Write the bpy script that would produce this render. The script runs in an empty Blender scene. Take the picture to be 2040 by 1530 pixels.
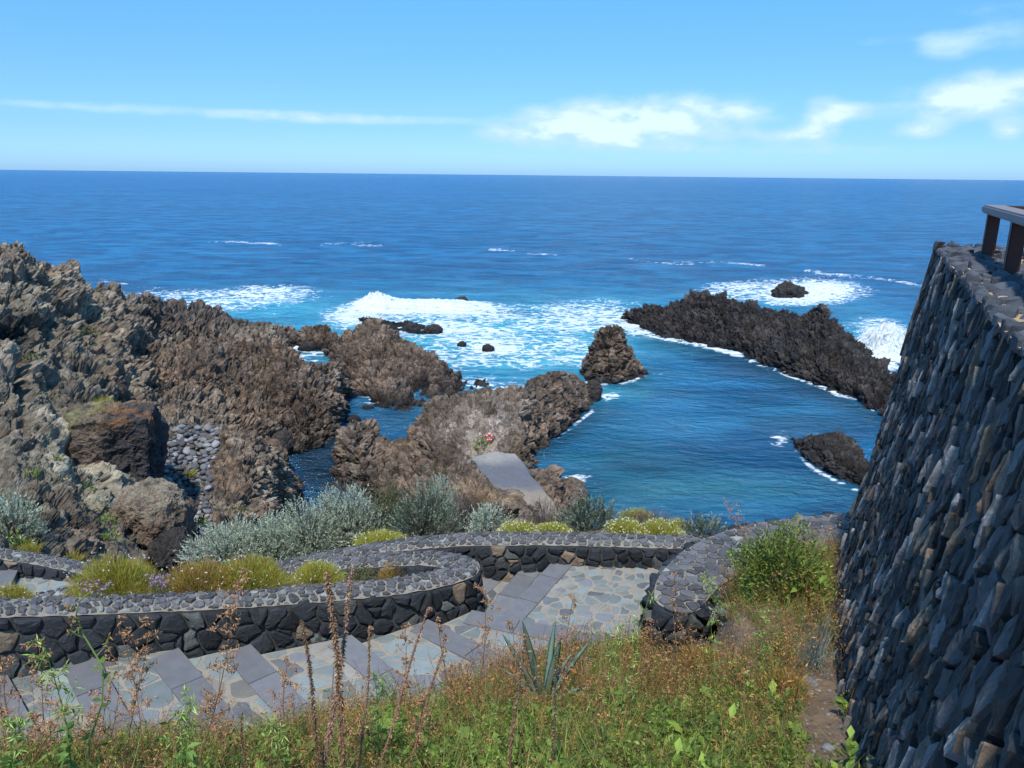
import bpy, math, random
import numpy as np
from mathutils import Vector, Matrix
from mathutils.bvhtree import BVHTree

random.seed(7)
RNG = np.random.default_rng(11)
S = bpy.context.scene
COL = S.collection

# ------------------------------------------------------------------ camera
CAMZ = 22.0
FPX = 1530.0
PITCH = math.radians(15.3)
ROLL = math.radians(0.59)
fw = np.array([0, math.cos(PITCH), -math.sin(PITCH)])
r0 = np.array([1.0, 0, 0]); u0 = np.array([0, math.sin(PITCH), math.cos(PITCH)])
rt = math.cos(ROLL) * r0 + math.sin(ROLL) * u0
up = -math.sin(ROLL) * r0 + math.cos(ROLL) * u0
CAM = np.array([0, 0, CAMZ])
cd = bpy.data.cameras.new("camera"); cam = bpy.data.objects.new("camera", cd); COL.objects.link(cam)
cd.sensor_width = 36.0; cd.lens = 36.0 * FPX / 2040.0
cd.clip_start = 0.05; cd.clip_end = 100000
cam.matrix_world = Matrix(((rt[0], up[0], -fw[0], 0), (rt[1], up[1], -fw[1], 0), (rt[2], up[2], -fw[2], CAMZ), (0, 0, 0, 1)))
S.camera = cam

def ray(px, py):
    return fw + rt * ((px - 1020) / FPX) - up * ((py - 765) / FPX)

def W(px, py, d=None, z=None):
    """pixel of the photograph -> world point at forward distance d, or at height z"""
    r = ray(px, py)
    s = d / r[1] if d is not None else (z - CAMZ) / r[2]
    return CAM + r * s

def proj(P):
    """world points (n,3) -> photograph pixels"""
    Q = P - CAM
    dz = np.maximum(Q @ fw, 1e-3)
    return 1020 + FPX * (Q @ rt) / dz, 765 - FPX * (Q @ up) / dz

# ------------------------------------------------------------------ light
SUN_EL, SUN_AZ = 61.0, 190.0        # azimuth clockwise from +Y
sd = bpy.data.lights.new("sun", 'SUN'); so = bpy.data.objects.new("sun", sd); COL.objects.link(so)
sd.energy = 3.1; sd.angle = math.radians(3.0); sd.color = (1.0, 0.95, 0.87)
el, az = math.radians(SUN_EL), math.radians(SUN_AZ)
sv = Vector((math.sin(az) * math.cos(el), math.cos(az) * math.cos(el), math.sin(el)))
so.rotation_euler = sv.to_track_quat('Z', 'Y').to_euler()
S.view_settings.view_transform = 'Standard'; S.view_settings.look = 'None'
S.view_settings.exposure = 0.52; S.view_settings.gamma = 1.0
S.cycles.max_bounces = 6; S.cycles.diffuse_bounces = 3; S.cycles.glossy_bounces = 2
S.cycles.transparent_max_bounces = 4
S.cycles.use_denoising = True

class NT:
    """tiny node-tree helper"""
    def __init__(s, nt):
        s.nt = nt; s.x = 0
    def n(s, t, **kw):
        nd = s.nt.nodes.new(t); s.x += 40; nd.location = (s.x, 0)
        for k, v in kw.items():
            setattr(nd, k, v)
        return nd
    def l(s, a, b):
        s.nt.links.new(a, b)
    def put(s, sock, v):
        if hasattr(v, 'links') or isinstance(v, bpy.types.NodeSocket): s.l(v, sock)
        elif v is not None:
            sock.default_value = v
    def math(s, op, a, b=None, c=None, clamp=False):
        nd = s.n('ShaderNodeMath', operation=op); nd.use_clamp = clamp
        for i, v in enumerate((a, b, c)):
            if v is not None: s.put(nd.inputs[i], v)
        return nd.outputs[0]
    def mix(s, f, a, b, mode='MIX'):
        nd = s.n('ShaderNodeMix', data_type='RGBA', blend_type=mode)
        s.put(nd.inputs[0], f)
        for i, v in ((6, a), (7, b)):
            if not isinstance(v, bpy.types.NodeSocket) and len(v) == 3: v = (*v, 1)
            s.put(nd.inputs[i], v)
        return nd.outputs[2]
    def noise(s, vec, scale, detail=5, rough=0.6, dist=0.0):
        nd = s.n('ShaderNodeTexNoise'); s.put(nd.inputs['Vector'], vec)
        nd.inputs['Scale'].default_value = scale; nd.inputs['Detail'].default_value = detail
        nd.inputs['Roughness'].default_value = rough; nd.inputs['Distortion'].default_value = dist
        return nd.outputs['Fac']
    def vor(s, vec, scale, feature='F1'):
        nd = s.n('ShaderNodeTexVoronoi', feature=feature); s.put(nd.inputs['Vector'], vec)
        nd.inputs['Scale'].default_value = scale
        return nd.outputs['Distance']
    def rng(s, v, a, b, c=0.0, d=1.0, smooth=True):
        nd = s.n('ShaderNodeMapRange'); nd.clamp = True
        if smooth: nd.interpolation_type = 'SMOOTHSTEP'
        s.put(nd.inputs[0], v)
        for i, q in enumerate((a, b, c, d)): nd.inputs[i + 1].default_value = q
        return nd.outputs[0]

# ------------------------------------------------------------------ world: sky with clouds
wd = bpy.data.worlds.new("World"); S.world = wd; wd.use_nodes = True
wd.node_tree.nodes.clear(); T = NT(wd.node_tree)
sky = T.n('ShaderNodeTexSky', sky_type='NISHITA'); sky.sun_disc = False
sky.sun_elevation = el; sky.sun_rotation = az; sky.air_density = 1.0; sky.dust_density = 0.6; sky.ozone_density = 1.5
tc = T.n('ShaderNodeTexCoord'); sep = T.n('ShaderNodeSeparateXYZ'); T.l(tc.outputs['Generated'], sep.inputs[0])
X_, Y_, Z_ = sep.outputs
azn = T.math('ARCTAN2', X_, Y_)
eln = T.math('ARCSINE', Z_)
cmb = T.n('ShaderNodeCombineXYZ'); T.l(azn, cmb.inputs[0]); T.l(T.math('MULTIPLY', eln, 2.2), cmb.inputs[1])
def azel(px, py):
    d = ray(px, py); d = d / np.linalg.norm(d); return math.atan2(d[0], d[1]), math.asin(d[2])
CL = [  # px, py, half width, half height, weight
    (1110, 250, 95, 34, 1.25), (1320, 238, 175, 44, 1.3), (1235, 268, 90, 24, .6), (1470, 225, 90, 18, .4),
    (1640, 240, 38, 42, 1.0), (1690, 222, 45, 16, .9), (1595, 268, 45, 14, .6),
    (1830, 262, 60, 14, .8), (1860, 235, 30, 26, .5), (1890, 205, 150, 34, .75), (1990, 180, 120, 40, .95),
    (1880, 90, 60, 26, .75), (1990, 70, 90, 34, .45), (2010, 255, 36, 22, .9), (1760, 80, 70, 12, .3), (1960, 15, 120, 16, .3),
    (600, 233, 150, 12, .72), (840, 240, 120, 9, .6), (480, 226, 80, 9, .55), (280, 218, 120, 12, .6), (60, 206, 130, 9, .5), (210, 170, 60, 4, .25), (700, 240, 60, 7, .3),
    (1000, 270, 90, 14, .45), (1530, 272, 60, 12, .5), (1400, 296, 500, 10, .3), (980, 255, 30, 20, .4), (1650, 300, 300, 8, .25),
]
acc = None
for (px, py, hw, hh, w) in CL:
    a0, e0 = azel(px, py)
    a1, e1 = azel(px + hw, py); a2, e2 = azel(px, py - hh)
    sw, sh = abs(a1 - a0) * 1.0, abs(e2 - e0) * 1.12
    tx = T.math('DIVIDE', T.math('SUBTRACT', azn, a0), sw)
    ty = T.math('DIVIDE', T.math('SUBTRACT', eln, e0), sh)
    q = T.math('ADD', T.math('POWER', T.math('ABSOLUTE', tx), 2.4), T.math('POWER', T.math('ABSOLUTE', ty), 2.4))
    g = T.math('MULTIPLY', T.math('EXPONENT', T.math('MULTIPLY', q, -1.0)), w)
    acc = g if acc is None else T.math('ADD', acc, g)
nz1 = T.noise(cmb.outputs[0], 17.0, 10, 0.60, 0.25)
nz2 = T.noise(cmb.outputs[0], 34.0, 6, 0.55, 0.2)
dens = T.math('MULTIPLY', acc, T.math('ADD', -0.55, T.math('ADD', T.math('MULTIPLY', nz1, 2.2), T.math('MULTIPLY', nz2, 0.9))))
cf = T.rng(dens, 0.14, 0.80)
thick = T.rng(dens, 0.7, 1.5)
hz = T.rng(eln, 0.05, 0.40)             # sky colour from the horizon upwards
tint = T.mix(hz, (0.67, 1.12, 2.15), (0.56, 1.46, 1.95))
t1 = T.rng(eln, 0.0, 0.055); t2 = T.rng(eln, 0.10, 0.26)
tint = T.mix(1.0, tint, T.mix(t2, T.mix(t1, (1.04, 1.12, 1.08), (.84, .90, 1.0)), (1.0, 1.0, 1.0)), 'MULTIPLY')
skyc = T.mix(1.0, sky.outputs[0], tint, 'MULTIPLY')
cloudc = T.mix(thick, (4.7, 7.3, 9.6), (7.6, 9.3, 10.6))
out = T.mix(T.math('MULTIPLY', cf, 0.85), skyc, cloudc)
bg = T.n('ShaderNodeBackground'); bg.inputs['Strength'].default_value = 0.08
T.l(out, bg.inputs[0]); wo = T.n('ShaderNodeOutputWorld'); T.l(bg.outputs[0], wo.inputs[0])

# ------------------------------------------------------------------ noise
def _hash(ix, iy, iz, seed):
    h = (ix.astype(np.int64) * 374761393 + iy.astype(np.int64) * 668265263 + iz.astype(np.int64) * 2147483647 + seed * 974634777) & 0xffffffff
    h = ((h ^ (h >> 13)) * 1274126177) & 0xffffffff
    h = ((h ^ (h >> 16)) * 2246822519) & 0xffffffff
    return (h ^ (h >> 15)) & 0xffffffff
_G = RNG.normal(size=(256, 3)); _G /= np.linalg.norm(_G, axis=1)[:, None]; _G = _G.astype(np.float32)
def pn(P, seed=0):
    P = P.astype(np.float32)
    I = np.floor(P); F = P - I; I = I.astype(np.int64)
    U = F * F * F * (F * (F * 6 - 15) + 10)
    res = np.zeros(len(P), np.float32)
    for dx in (0, 1):
        wx = U[:, 0] if dx else 1 - U[:, 0]
        for dy in (0, 1):
            wy = U[:, 1] if dy else 1 - U[:, 1]
            for dz in (0, 1):
                wz = U[:, 2] if dz else 1 - U[:, 2]
                g = _G[_hash(I[:, 0] + dx, I[:, 1] + dy, I[:, 2] + dz, seed) & 255]
                res += wx * wy * wz * (g[:, 0] * (F[:, 0] - dx) + g[:, 1] * (F[:, 1] - dy) + g[:, 2] * (F[:, 2] - dz))
    return res * 1.6
def fbm(P, sc, octv=4, seed=0, gain=0.5, ridged=False):
    P = P * sc; a = 1.0; t = 0; s = np.zeros(len(P), np.float32)
    for o in range(octv):
        v = pn(P, seed + o * 17)
        if ridged: v = 1 - 2 * np.abs(v)
        s += a * v; t += a; a *= gain; P = P * 2.03 + 3.1
    return s / t
def sstep(x, a, b):
    t = np.clip((x - a) / (b - a), 0, 1); return t * t * (3 - 2 * t)
def vor2(u, v, seed=0, jit=0.85):
    """2D voronoi: F1, F2, id hash, offset to seed"""
    iu = np.floor(u).astype(np.int64); iv = np.floor(v).astype(np.int64)
    f1 = np.full(len(u), 9.0); f2 = np.full(len(u), 9.0); hid = np.zeros(len(u), np.int64)
    ou = np.zeros(len(u)); ov = np.zeros(len(u)); zz = np.zeros(len(u), np.int64)
    for a in (-1, 0, 1):
        for b in (-1, 0, 1):
            h = _hash(iu + a, iv + b, zz, seed)
            cu = iu + a + .5 + jit * ((h & 1023) / 1023.0 - .5); cv = iv + b + .5 + jit * (((h >> 10) & 1023) / 1023.0 - .5)
            d = np.hypot(u - cu, v - cv)
            m = d < f1
            f2 = np.where(m, f1, np.minimum(f2, d)); hid = np.where(m, h, hid)
            ou = np.where(m, u - cu, ou); ov = np.where(m, v - cv, ov); f1 = np.where(m, d, f1)
    return f1, f2, hid, ou, ov

def vor3(P, seed=0, jit=.9):
    P = P.astype(np.float32); I = np.floor(P).astype(np.int64); F = P - I
    f1 = np.full(len(P), 9., np.float32); f2 = np.full(len(P), 9., np.float32); hid = np.zeros(len(P), np.int64)
    for a in (-1, 0, 1):
        for b in (-1, 0, 1):
            for c in (-1, 0, 1):
                h = _hash(I[:, 0] + a, I[:, 1] + b, I[:, 2] + c, seed)
                dx = a + .5 + jit * ((h & 1023) / 1023. - .5) - F[:, 0]; dy = b + .5 + jit * (((h >> 10) & 1023) / 1023. - .5) - F[:, 1]; dz = c + .5 + jit * (((h >> 20) & 1023) / 1023. - .5) - F[:, 2]
                d = (dx * dx + dy * dy + dz * dz).astype(np.float32)
                m = d < f1; f2 = np.where(m, f1, np.minimum(f2, d)); f1 = np.where(m, d, f1); hid = np.where(m, h, hid)
    return np.sqrt(f1), np.sqrt(f2), hid

# ------------------------------------------------------------------ mesh + object helpers
def mesh_np(name, V, F, col=None, smooth=False):
    """V (n,3); F list of arrays (k,3)/(k,4) ; col (n,3)"""
    me = bpy.data.meshes.new(name)
    V = np.asarray(V, np.float32)
    if not isinstance(F, (list, tuple)): F = [F]
    F = [np.asarray(f, np.int32) for f in F if len(f)]
    me.vertices.add(len(V)); me.vertices.foreach_set('co', V.ravel())
    loops = np.concatenate([f.ravel() for f in F]); sizes = np.concatenate([np.full(len(f), f.shape[1], np.int32) for f in F])
    me.loops.add(len(loops)); me.loops.foreach_set('vertex_index', loops)
    me.polygons.add(len(sizes)); st = np.concatenate([[0], np.cumsum(sizes)[:-1]]).astype(np.int32)
    me.polygons.foreach_set('loop_start', st)
    me.polygons.foreach_set('use_smooth', np.full(len(sizes), smooth, bool))
    me.update(calc_edges=True)
    if col is not None:
        c = np.ones((len(V), 4), np.float32); c[:, :col.shape[1]] = col
        at = me.attributes.new('col', 'FLOAT_COLOR', 'POINT'); at.data.foreach_set('color', c.ravel())
    me.validate(clean_customdata=False)
    return me
def obj(name, me, m, parent=None, loc=None):
    o = bpy.data.objects.new(name, me); COL.objects.link(o)
    if me is not None and m is not None and not me.materials: me.materials.append(m)
    if parent is not None: o.parent = parent
    if loc is not None: o.location = loc
    return o
def tag(o, label=None, cat=None, group=None, kind=None):
    if label: o['label'] = label
    if cat: o['category'] = cat
    if group: o['group'] = group
    if kind: o['kind'] = kind
    return o
def empty(name, loc, label, cat, group=None):
    o = bpy.data.objects.new(name, None); COL.objects.link(o); o.location = tuple(float(q) for q in loc)
    return tag(o, label, cat, group)
def gridF(n, m, wrap=False):
    i, j = np.meshgrid(np.arange(n - 1), np.arange(m if wrap else m - 1), indexing='ij')
    a = i * m + j; b = i * m + (j + 1) % m
    return np.stack([a, b, b + m, a + m], -1).reshape(-1, 4)
def normals(G):
    du = np.gradient(G, axis=0); dv = np.gradient(G, axis=1)
    N = np.cross(du, dv); return N / (np.linalg.norm(N, axis=-1, keepdims=True) + 1e-9)

def attr_mat(name, rough=0.85, bump=0.3, bscale=20, detail=6, var=0.25, spec=0.3, vscale=None, extra=None, transl=0.0, bdist=0.02):
    m = bpy.data.materials.new(name); m.use_nodes = True; m.node_tree.nodes.clear(); t = NT(m.node_tree)
    a = t.n('ShaderNodeAttribute', attribute_name='col'); c = a.outputs['Color']
    g = t.n('ShaderNodeNewGeometry'); pos = g.outputs['Position']
    p = t.n('ShaderNodeBsdfPrincipled'); p.inputs['Roughness'].default_value = rough
    p.inputs['Specular IOR Level'].default_value = spec
    if var:
        nz = t.noise(pos, vscale or bscale * .5, 6, 0.65)
        f = t.rng(nz, 0.25, 0.75, 1 - var, 1 + var, False)
        sc = t.n('ShaderNodeVectorMath', operation='SCALE'); t.l(c, sc.inputs[0]); t.l(f, sc.inputs['Scale']); c = sc.outputs[0]
    if extra: c = extra(t, c, pos, g)
    t.l(c, p.inputs['Base Color'])
    if bump:
        nb = t.noise(pos, bscale, detail, 0.65)
        b = t.n('ShaderNodeBump'); b.inputs['Strength'].default_value = bump; b.inputs['Distance'].default_value = bdist
        t.l(nb, b.inputs['Height']); t.l(b.outputs[0], p.inputs['Normal'])
    o = t.n('ShaderNodeOutputMaterial')
    if transl:
        tr = t.n('ShaderNodeBsdfTranslucent'); t.l(c, tr.inputs[0]); mx = t.n('ShaderNodeMixShader'); mx.inputs[0].default_value = transl
        t.l(p.outputs[0], mx.inputs[1]); t.l(tr.outputs[0], mx.inputs[2]); t.l(mx.outputs[0], o.inputs[0])
    else: t.l(p.outputs[0], o.inputs[0])
    return m
def flat_mat(name, c, rough=0.7, bump=0.1, bscale=30, spec=0.3, var=0.15):
    m = bpy.data.materials.new(name); m.use_nodes = True; m.node_tree.nodes.clear(); t = NT(m.node_tree)
    g = t.n('ShaderNodeNewGeometry'); pos = g.outputs['Position']
    nz = t.noise(pos, bscale, 5, 0.6)
    cc = t.mix(nz, tuple(q * (1 - var) for q in c), tuple(q * (1 + var) for q in c))
    p = t.n('ShaderNodeBsdfPrincipled'); p.inputs['Roughness'].default_value = rough; p.inputs['Specular IOR Level'].default_value = spec
    t.l(cc, p.inputs['Base Color'])
    b = t.n('ShaderNodeBump'); b.inputs['Strength'].default_value = bump; b.inputs['Distance'].default_value = 0.01
    t.l(nz, b.inputs['Height']); t.l(b.outputs[0], p.inputs['Normal'])
    o = t.n('ShaderNodeOutputMaterial'); t.l(p.outputs[0], o.inputs[0]); return m

M_ROCK = attr_mat('lava_rock', 0.9, 1.0, 2.2, 10, 0.5, 0.2, 3.2, bdist=0.5)
M_STONE = attr_mat('basalt_stone', 0.75, 0.6, 45, 6, 0.28, 0.35, 22, bdist=0.012)
M_BIG = attr_mat('rough_basalt', 0.8, 0.8, 30, 8, 0.42, 0.3, 14, bdist=0.015)
M_MORTAR = attr_mat('sandy_mortar', 0.95, 0.5, 60, 4, 0.18, 0.15, 9, bdist=0.01)
M_SLATE = attr_mat('paving_slate', 0.62, 0.25, 30, 6, 0.16, 0.4, 9, bdist=0.006)
M_SOIL = attr_mat('dry_soil', 0.95, 0.8, 30, 7, 0.35, 0.1, 12, bdist=0.02)
M_LEAF = attr_mat('leaves', 0.6, 0, 1, 1, 0.0, 0.25, transl=0.28)
M_DRY = attr_mat('dry_stems', 0.8, 0, 1, 1, 0.0, 0.2)
M_GRAVEL = attr_mat('grey_gravel', 0.95, 0.7, 9, 7, 0.16, 0.15, 5, bdist=0.05)
M_AGAVE = attr_mat('agave_skin', 0.5, 0.1, 20, 3, 0.12, 0.35, 8)
M_WOOD = flat_mat('brown_timber', (0.06, 0.022, 0.014), 0.55, 0.3, 18)
M_RAIL = flat_mat('weathered_rail', (0.22, 0.19, 0.18), 0.6, 0.3, 25, var=0.3)
M_ORANGE = flat_mat('orange_buoy', (0.85, 0.09, 0.04), 0.5, 0.02)
M_WHITE = flat_mat('white_paint', (0.8, 0.78, 0.75), 0.5, 0.02)
M_COB = attr_mat('sea_cobble', 0.8, 0.25, 5, 4, 0.2, 0.25, 3, bdist=0.05)

# ------------------------------------------------------------------ lofted rock
def catmull(P, n, ts=None):
    """P (k,...) -> n samples, C1, monotone-ish"""
    k = len(P)
    t = np.linspace(0, k - 1, n) if ts is None else ts
    i = np.clip(np.floor(t).astype(int), 0, k - 2); f = (t - i)
    f = f.reshape(-1, *([1] * (P.ndim - 1)))
    p0 = P[np.maximum(i - 1, 0)]; p1 = P[i]; p2 = P[i + 1]; p3 = P[np.minimum(i + 2, k - 1)]
    m1 = (p2 - p0) * .5; m2 = (p3 - p1) * .5
    return (2 * f**3 - 3 * f**2 + 1) * p1 + (f**3 - 2 * f**2 + f) * m1 + (-2 * f**3 + 3 * f**2) * p2 + (f**3 - f**2) * m2
def rib(pts, back, zb, px=None, front=True):
    L = []
    for q in pts:
        x, y, v = q[0], q[1], q[2]
        L.append(W(x, y, z=0.0) if v == 'w' else (W(x, y, z=float(v[1:])) if isinstance(v, str) else W(x, y, d=v)))
    L = [np.array(p) for p in L]
    if front:
        f = L[0].copy(); f[2] = min(f[2] - 2.0, -1.8) if L[0][2] < 1.5 else f[2] - 3.0
        f[1] -= 0.3; L.insert(0, f)
    if back:
        c = L[-1]
        d = c - CAM; d[2] = 0; d /= np.linalg.norm(d)
        L.append(c + d * back * .35 + np.array([0, 0, (zb - c[2]) * .3]))
        L.append(c + d * back + np.array([0, 0, zb - c[2]]))
    return L
def loft(ribs, nu, nv):
    R = []
    for L in ribs:
        A = np.array(L); 
        # light smoothing by catmull with chord parametrisation
        seg = np.linalg.norm(np.diff(A, axis=0), axis=1) + 1e-6
        seg = seg ** 0.6
        s = np.concatenate([[0], np.cumsum(seg)]); s = s / s[-1]
        tt = np.interp(np.linspace(0, 1, nv), s, np.arange(len(A)))
        R.append(catmull(A, nv, tt))
    return catmull(np.array(R), nu)

def rock_colour(P, N, h, style):
    n1 = fbm(P, 0.16, 4, 91); n2 = fbm(P, 0.7, 4, 133, 0.6); n3 = fbm(P, 1.9, 3, 177, 0.6)
    brown = np.array([0.215, 0.148, 0.102]); grey = np.array([0.085, 0.080, 0.082]); rust = np.array([0.31, 0.175, 0.090])
    tan = np.array([0.36, 0.30, 0.22]); dark = np.array([0.022, 0.022, 0.025]); black = np.array([0.042, 0.038, 0.037])
    C = np.tile(brown, (len(P), 1))
    def mixc(C, c, w): w = np.clip(w, 0, 1)[:, None]; return C * (1 - w) + c * w
    a = dict(brown=(.5, .35, .35), dark=(.85, .05, .04), pale=(.3, .2, 1.0), cliff=(.45, .22, .8), mid=(.55, .22, .16))[style]
    C = mixc(C, grey, sstep(n1 + .6 * n2, -.35, .4) * a[0])
    C = mixc(C, rust, np.clip(sstep(n2 + .5 * n3, .02, .45) * a[1] * 1.5, 0, .85))
    C = mixc(C, tan, sstep(N[:, 2], .15, .8) * sstep(n3 + n1 * .7 + .15 * (a[2] > .7), -.2, .4) * a[2])
    if style == 'dark': C = mixc(C, black, 0.78 + 0 * n1)
    C = mixc(C, dark, sstep(n3 + .5 * n2 - .4 * n1, .05, .40) * .8)
    wet = sstep(P[:, 2] + .35 * n2, 1.3, .15)
    C = mixc(C, dark, wet * .85)
    return C
ROCKS = {}
def make_rock(name, ribs, nu, nv, style='brown', amp=1.0, seed=0, mask=None, carve=None, label=None, cat='rock', group=None, kind=None, tint=None, keepend=False, fine=1.0):
    G = loft(ribs, nu, nv)
    n, m = G.shape[:2]
    P = G.reshape(-1, 3); N = normals(G).reshape(-1, 3)
    if np.mean(N[:, 2]) < 0: N = -N; flip = True
    else: flip = False
    A = np.full(len(P), amp, np.float64)
    if mask is not None: A *= mask(P)
    warp = np.stack([pn(P * .35, 5 + seed), pn(P * .35, 6 + seed), pn(P * .35, 7 + seed)], 1)
    Q = P + warp * 1.3
    r1 = fbm(Q, 0.17, 3, 31 + seed, .55, True)
    r2 = fbm(Q, 0.62, 4, 57 + seed, .52, True)
    r3 = fbm(Q * np.array([1, 1, 1.3]), 2.3, 3, 77 + seed, .6, True)
    h = 0.85 * (r1 - .35) - 0.85 * (r2 - .45) - 0.36 * fine * (r3 - .45)
    cw = P + np.stack([pn(P * .9, 15 + seed), pn(P * .9, 16 + seed), pn(P * .9, 17 + seed)], 1) * .45
    f1, f2, hid = vor3(cw * np.array([.85, .85, 1.05]), 40 + seed); e = f2 - f1; rc = (hid & 255) / 255.0
    f1b, f2b, hidb = vor3(cw * np.array([2.5, 2.5, 2.9]), 50 + seed); eb = f2b - f1b; rcb = (hidb & 255) / 255.0
    f1c, f2c, hidc = vor3(P * np.array([.27, .27, .36]) + .35 * np.stack([pn(P * .4, 25 + seed), pn(P * .4, 26 + seed), pn(P * .4, 27 + seed)], 1), 60 + seed); ec = f2c - f1c; rcc = (hidc & 255) / 255.0
    big_ = np.clip((amp - .5) / .4, 0, 1)
    h = h + big_ * (.75 * (rcc - .55) * sstep(ec, 0, .15) - .8 * np.exp(-(ec / .07) ** 2))
    h = .85 * h + .42 * (rc - .5) * sstep(e, 0, .22) - .42 * np.exp(-(e / .11) ** 2) + .13 * fine * (rcb - .5) - .15 * fine * np.exp(-(eb / .15) ** 2)
    D = N * (h * A)[:, None]
    lat = np.stack([fbm(P, 1.1, 3, 201 + seed), fbm(P, 1.1, 3, 203 + seed), .6 * fbm(P, 1.1, 3, 205 + seed)], 1)
    P2 = P + D + lat * (0.5 * A)[:, None]
    if carve is not None: P2 = P2 + carve(P, N)
    G2 = P2.reshape(n, m, 3); N2 = normals(G2).reshape(-1, 3); N2 = -N2 if flip else N2
    C = rock_colour(P2, N2, h, style)
    if tint is not None: C = tint(P, P2, N2, C)
    C = C * ((.62 + .76 * rc) * (.72 + .56 * rcb) * (.78 + .44 * rcc))[:, None]
    F = gridF(n, m)
    if flip: F = F[:, ::-1]
    me = mesh_np(name, P2, F, C, False)
    o = obj(name, me, M_ROCK)
    tag(o, label, cat, group, kind)
    ROCKS[name if name not in ROCKS else name + str(len(ROCKS))] = (P2, F)
    return o, P2, F

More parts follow.
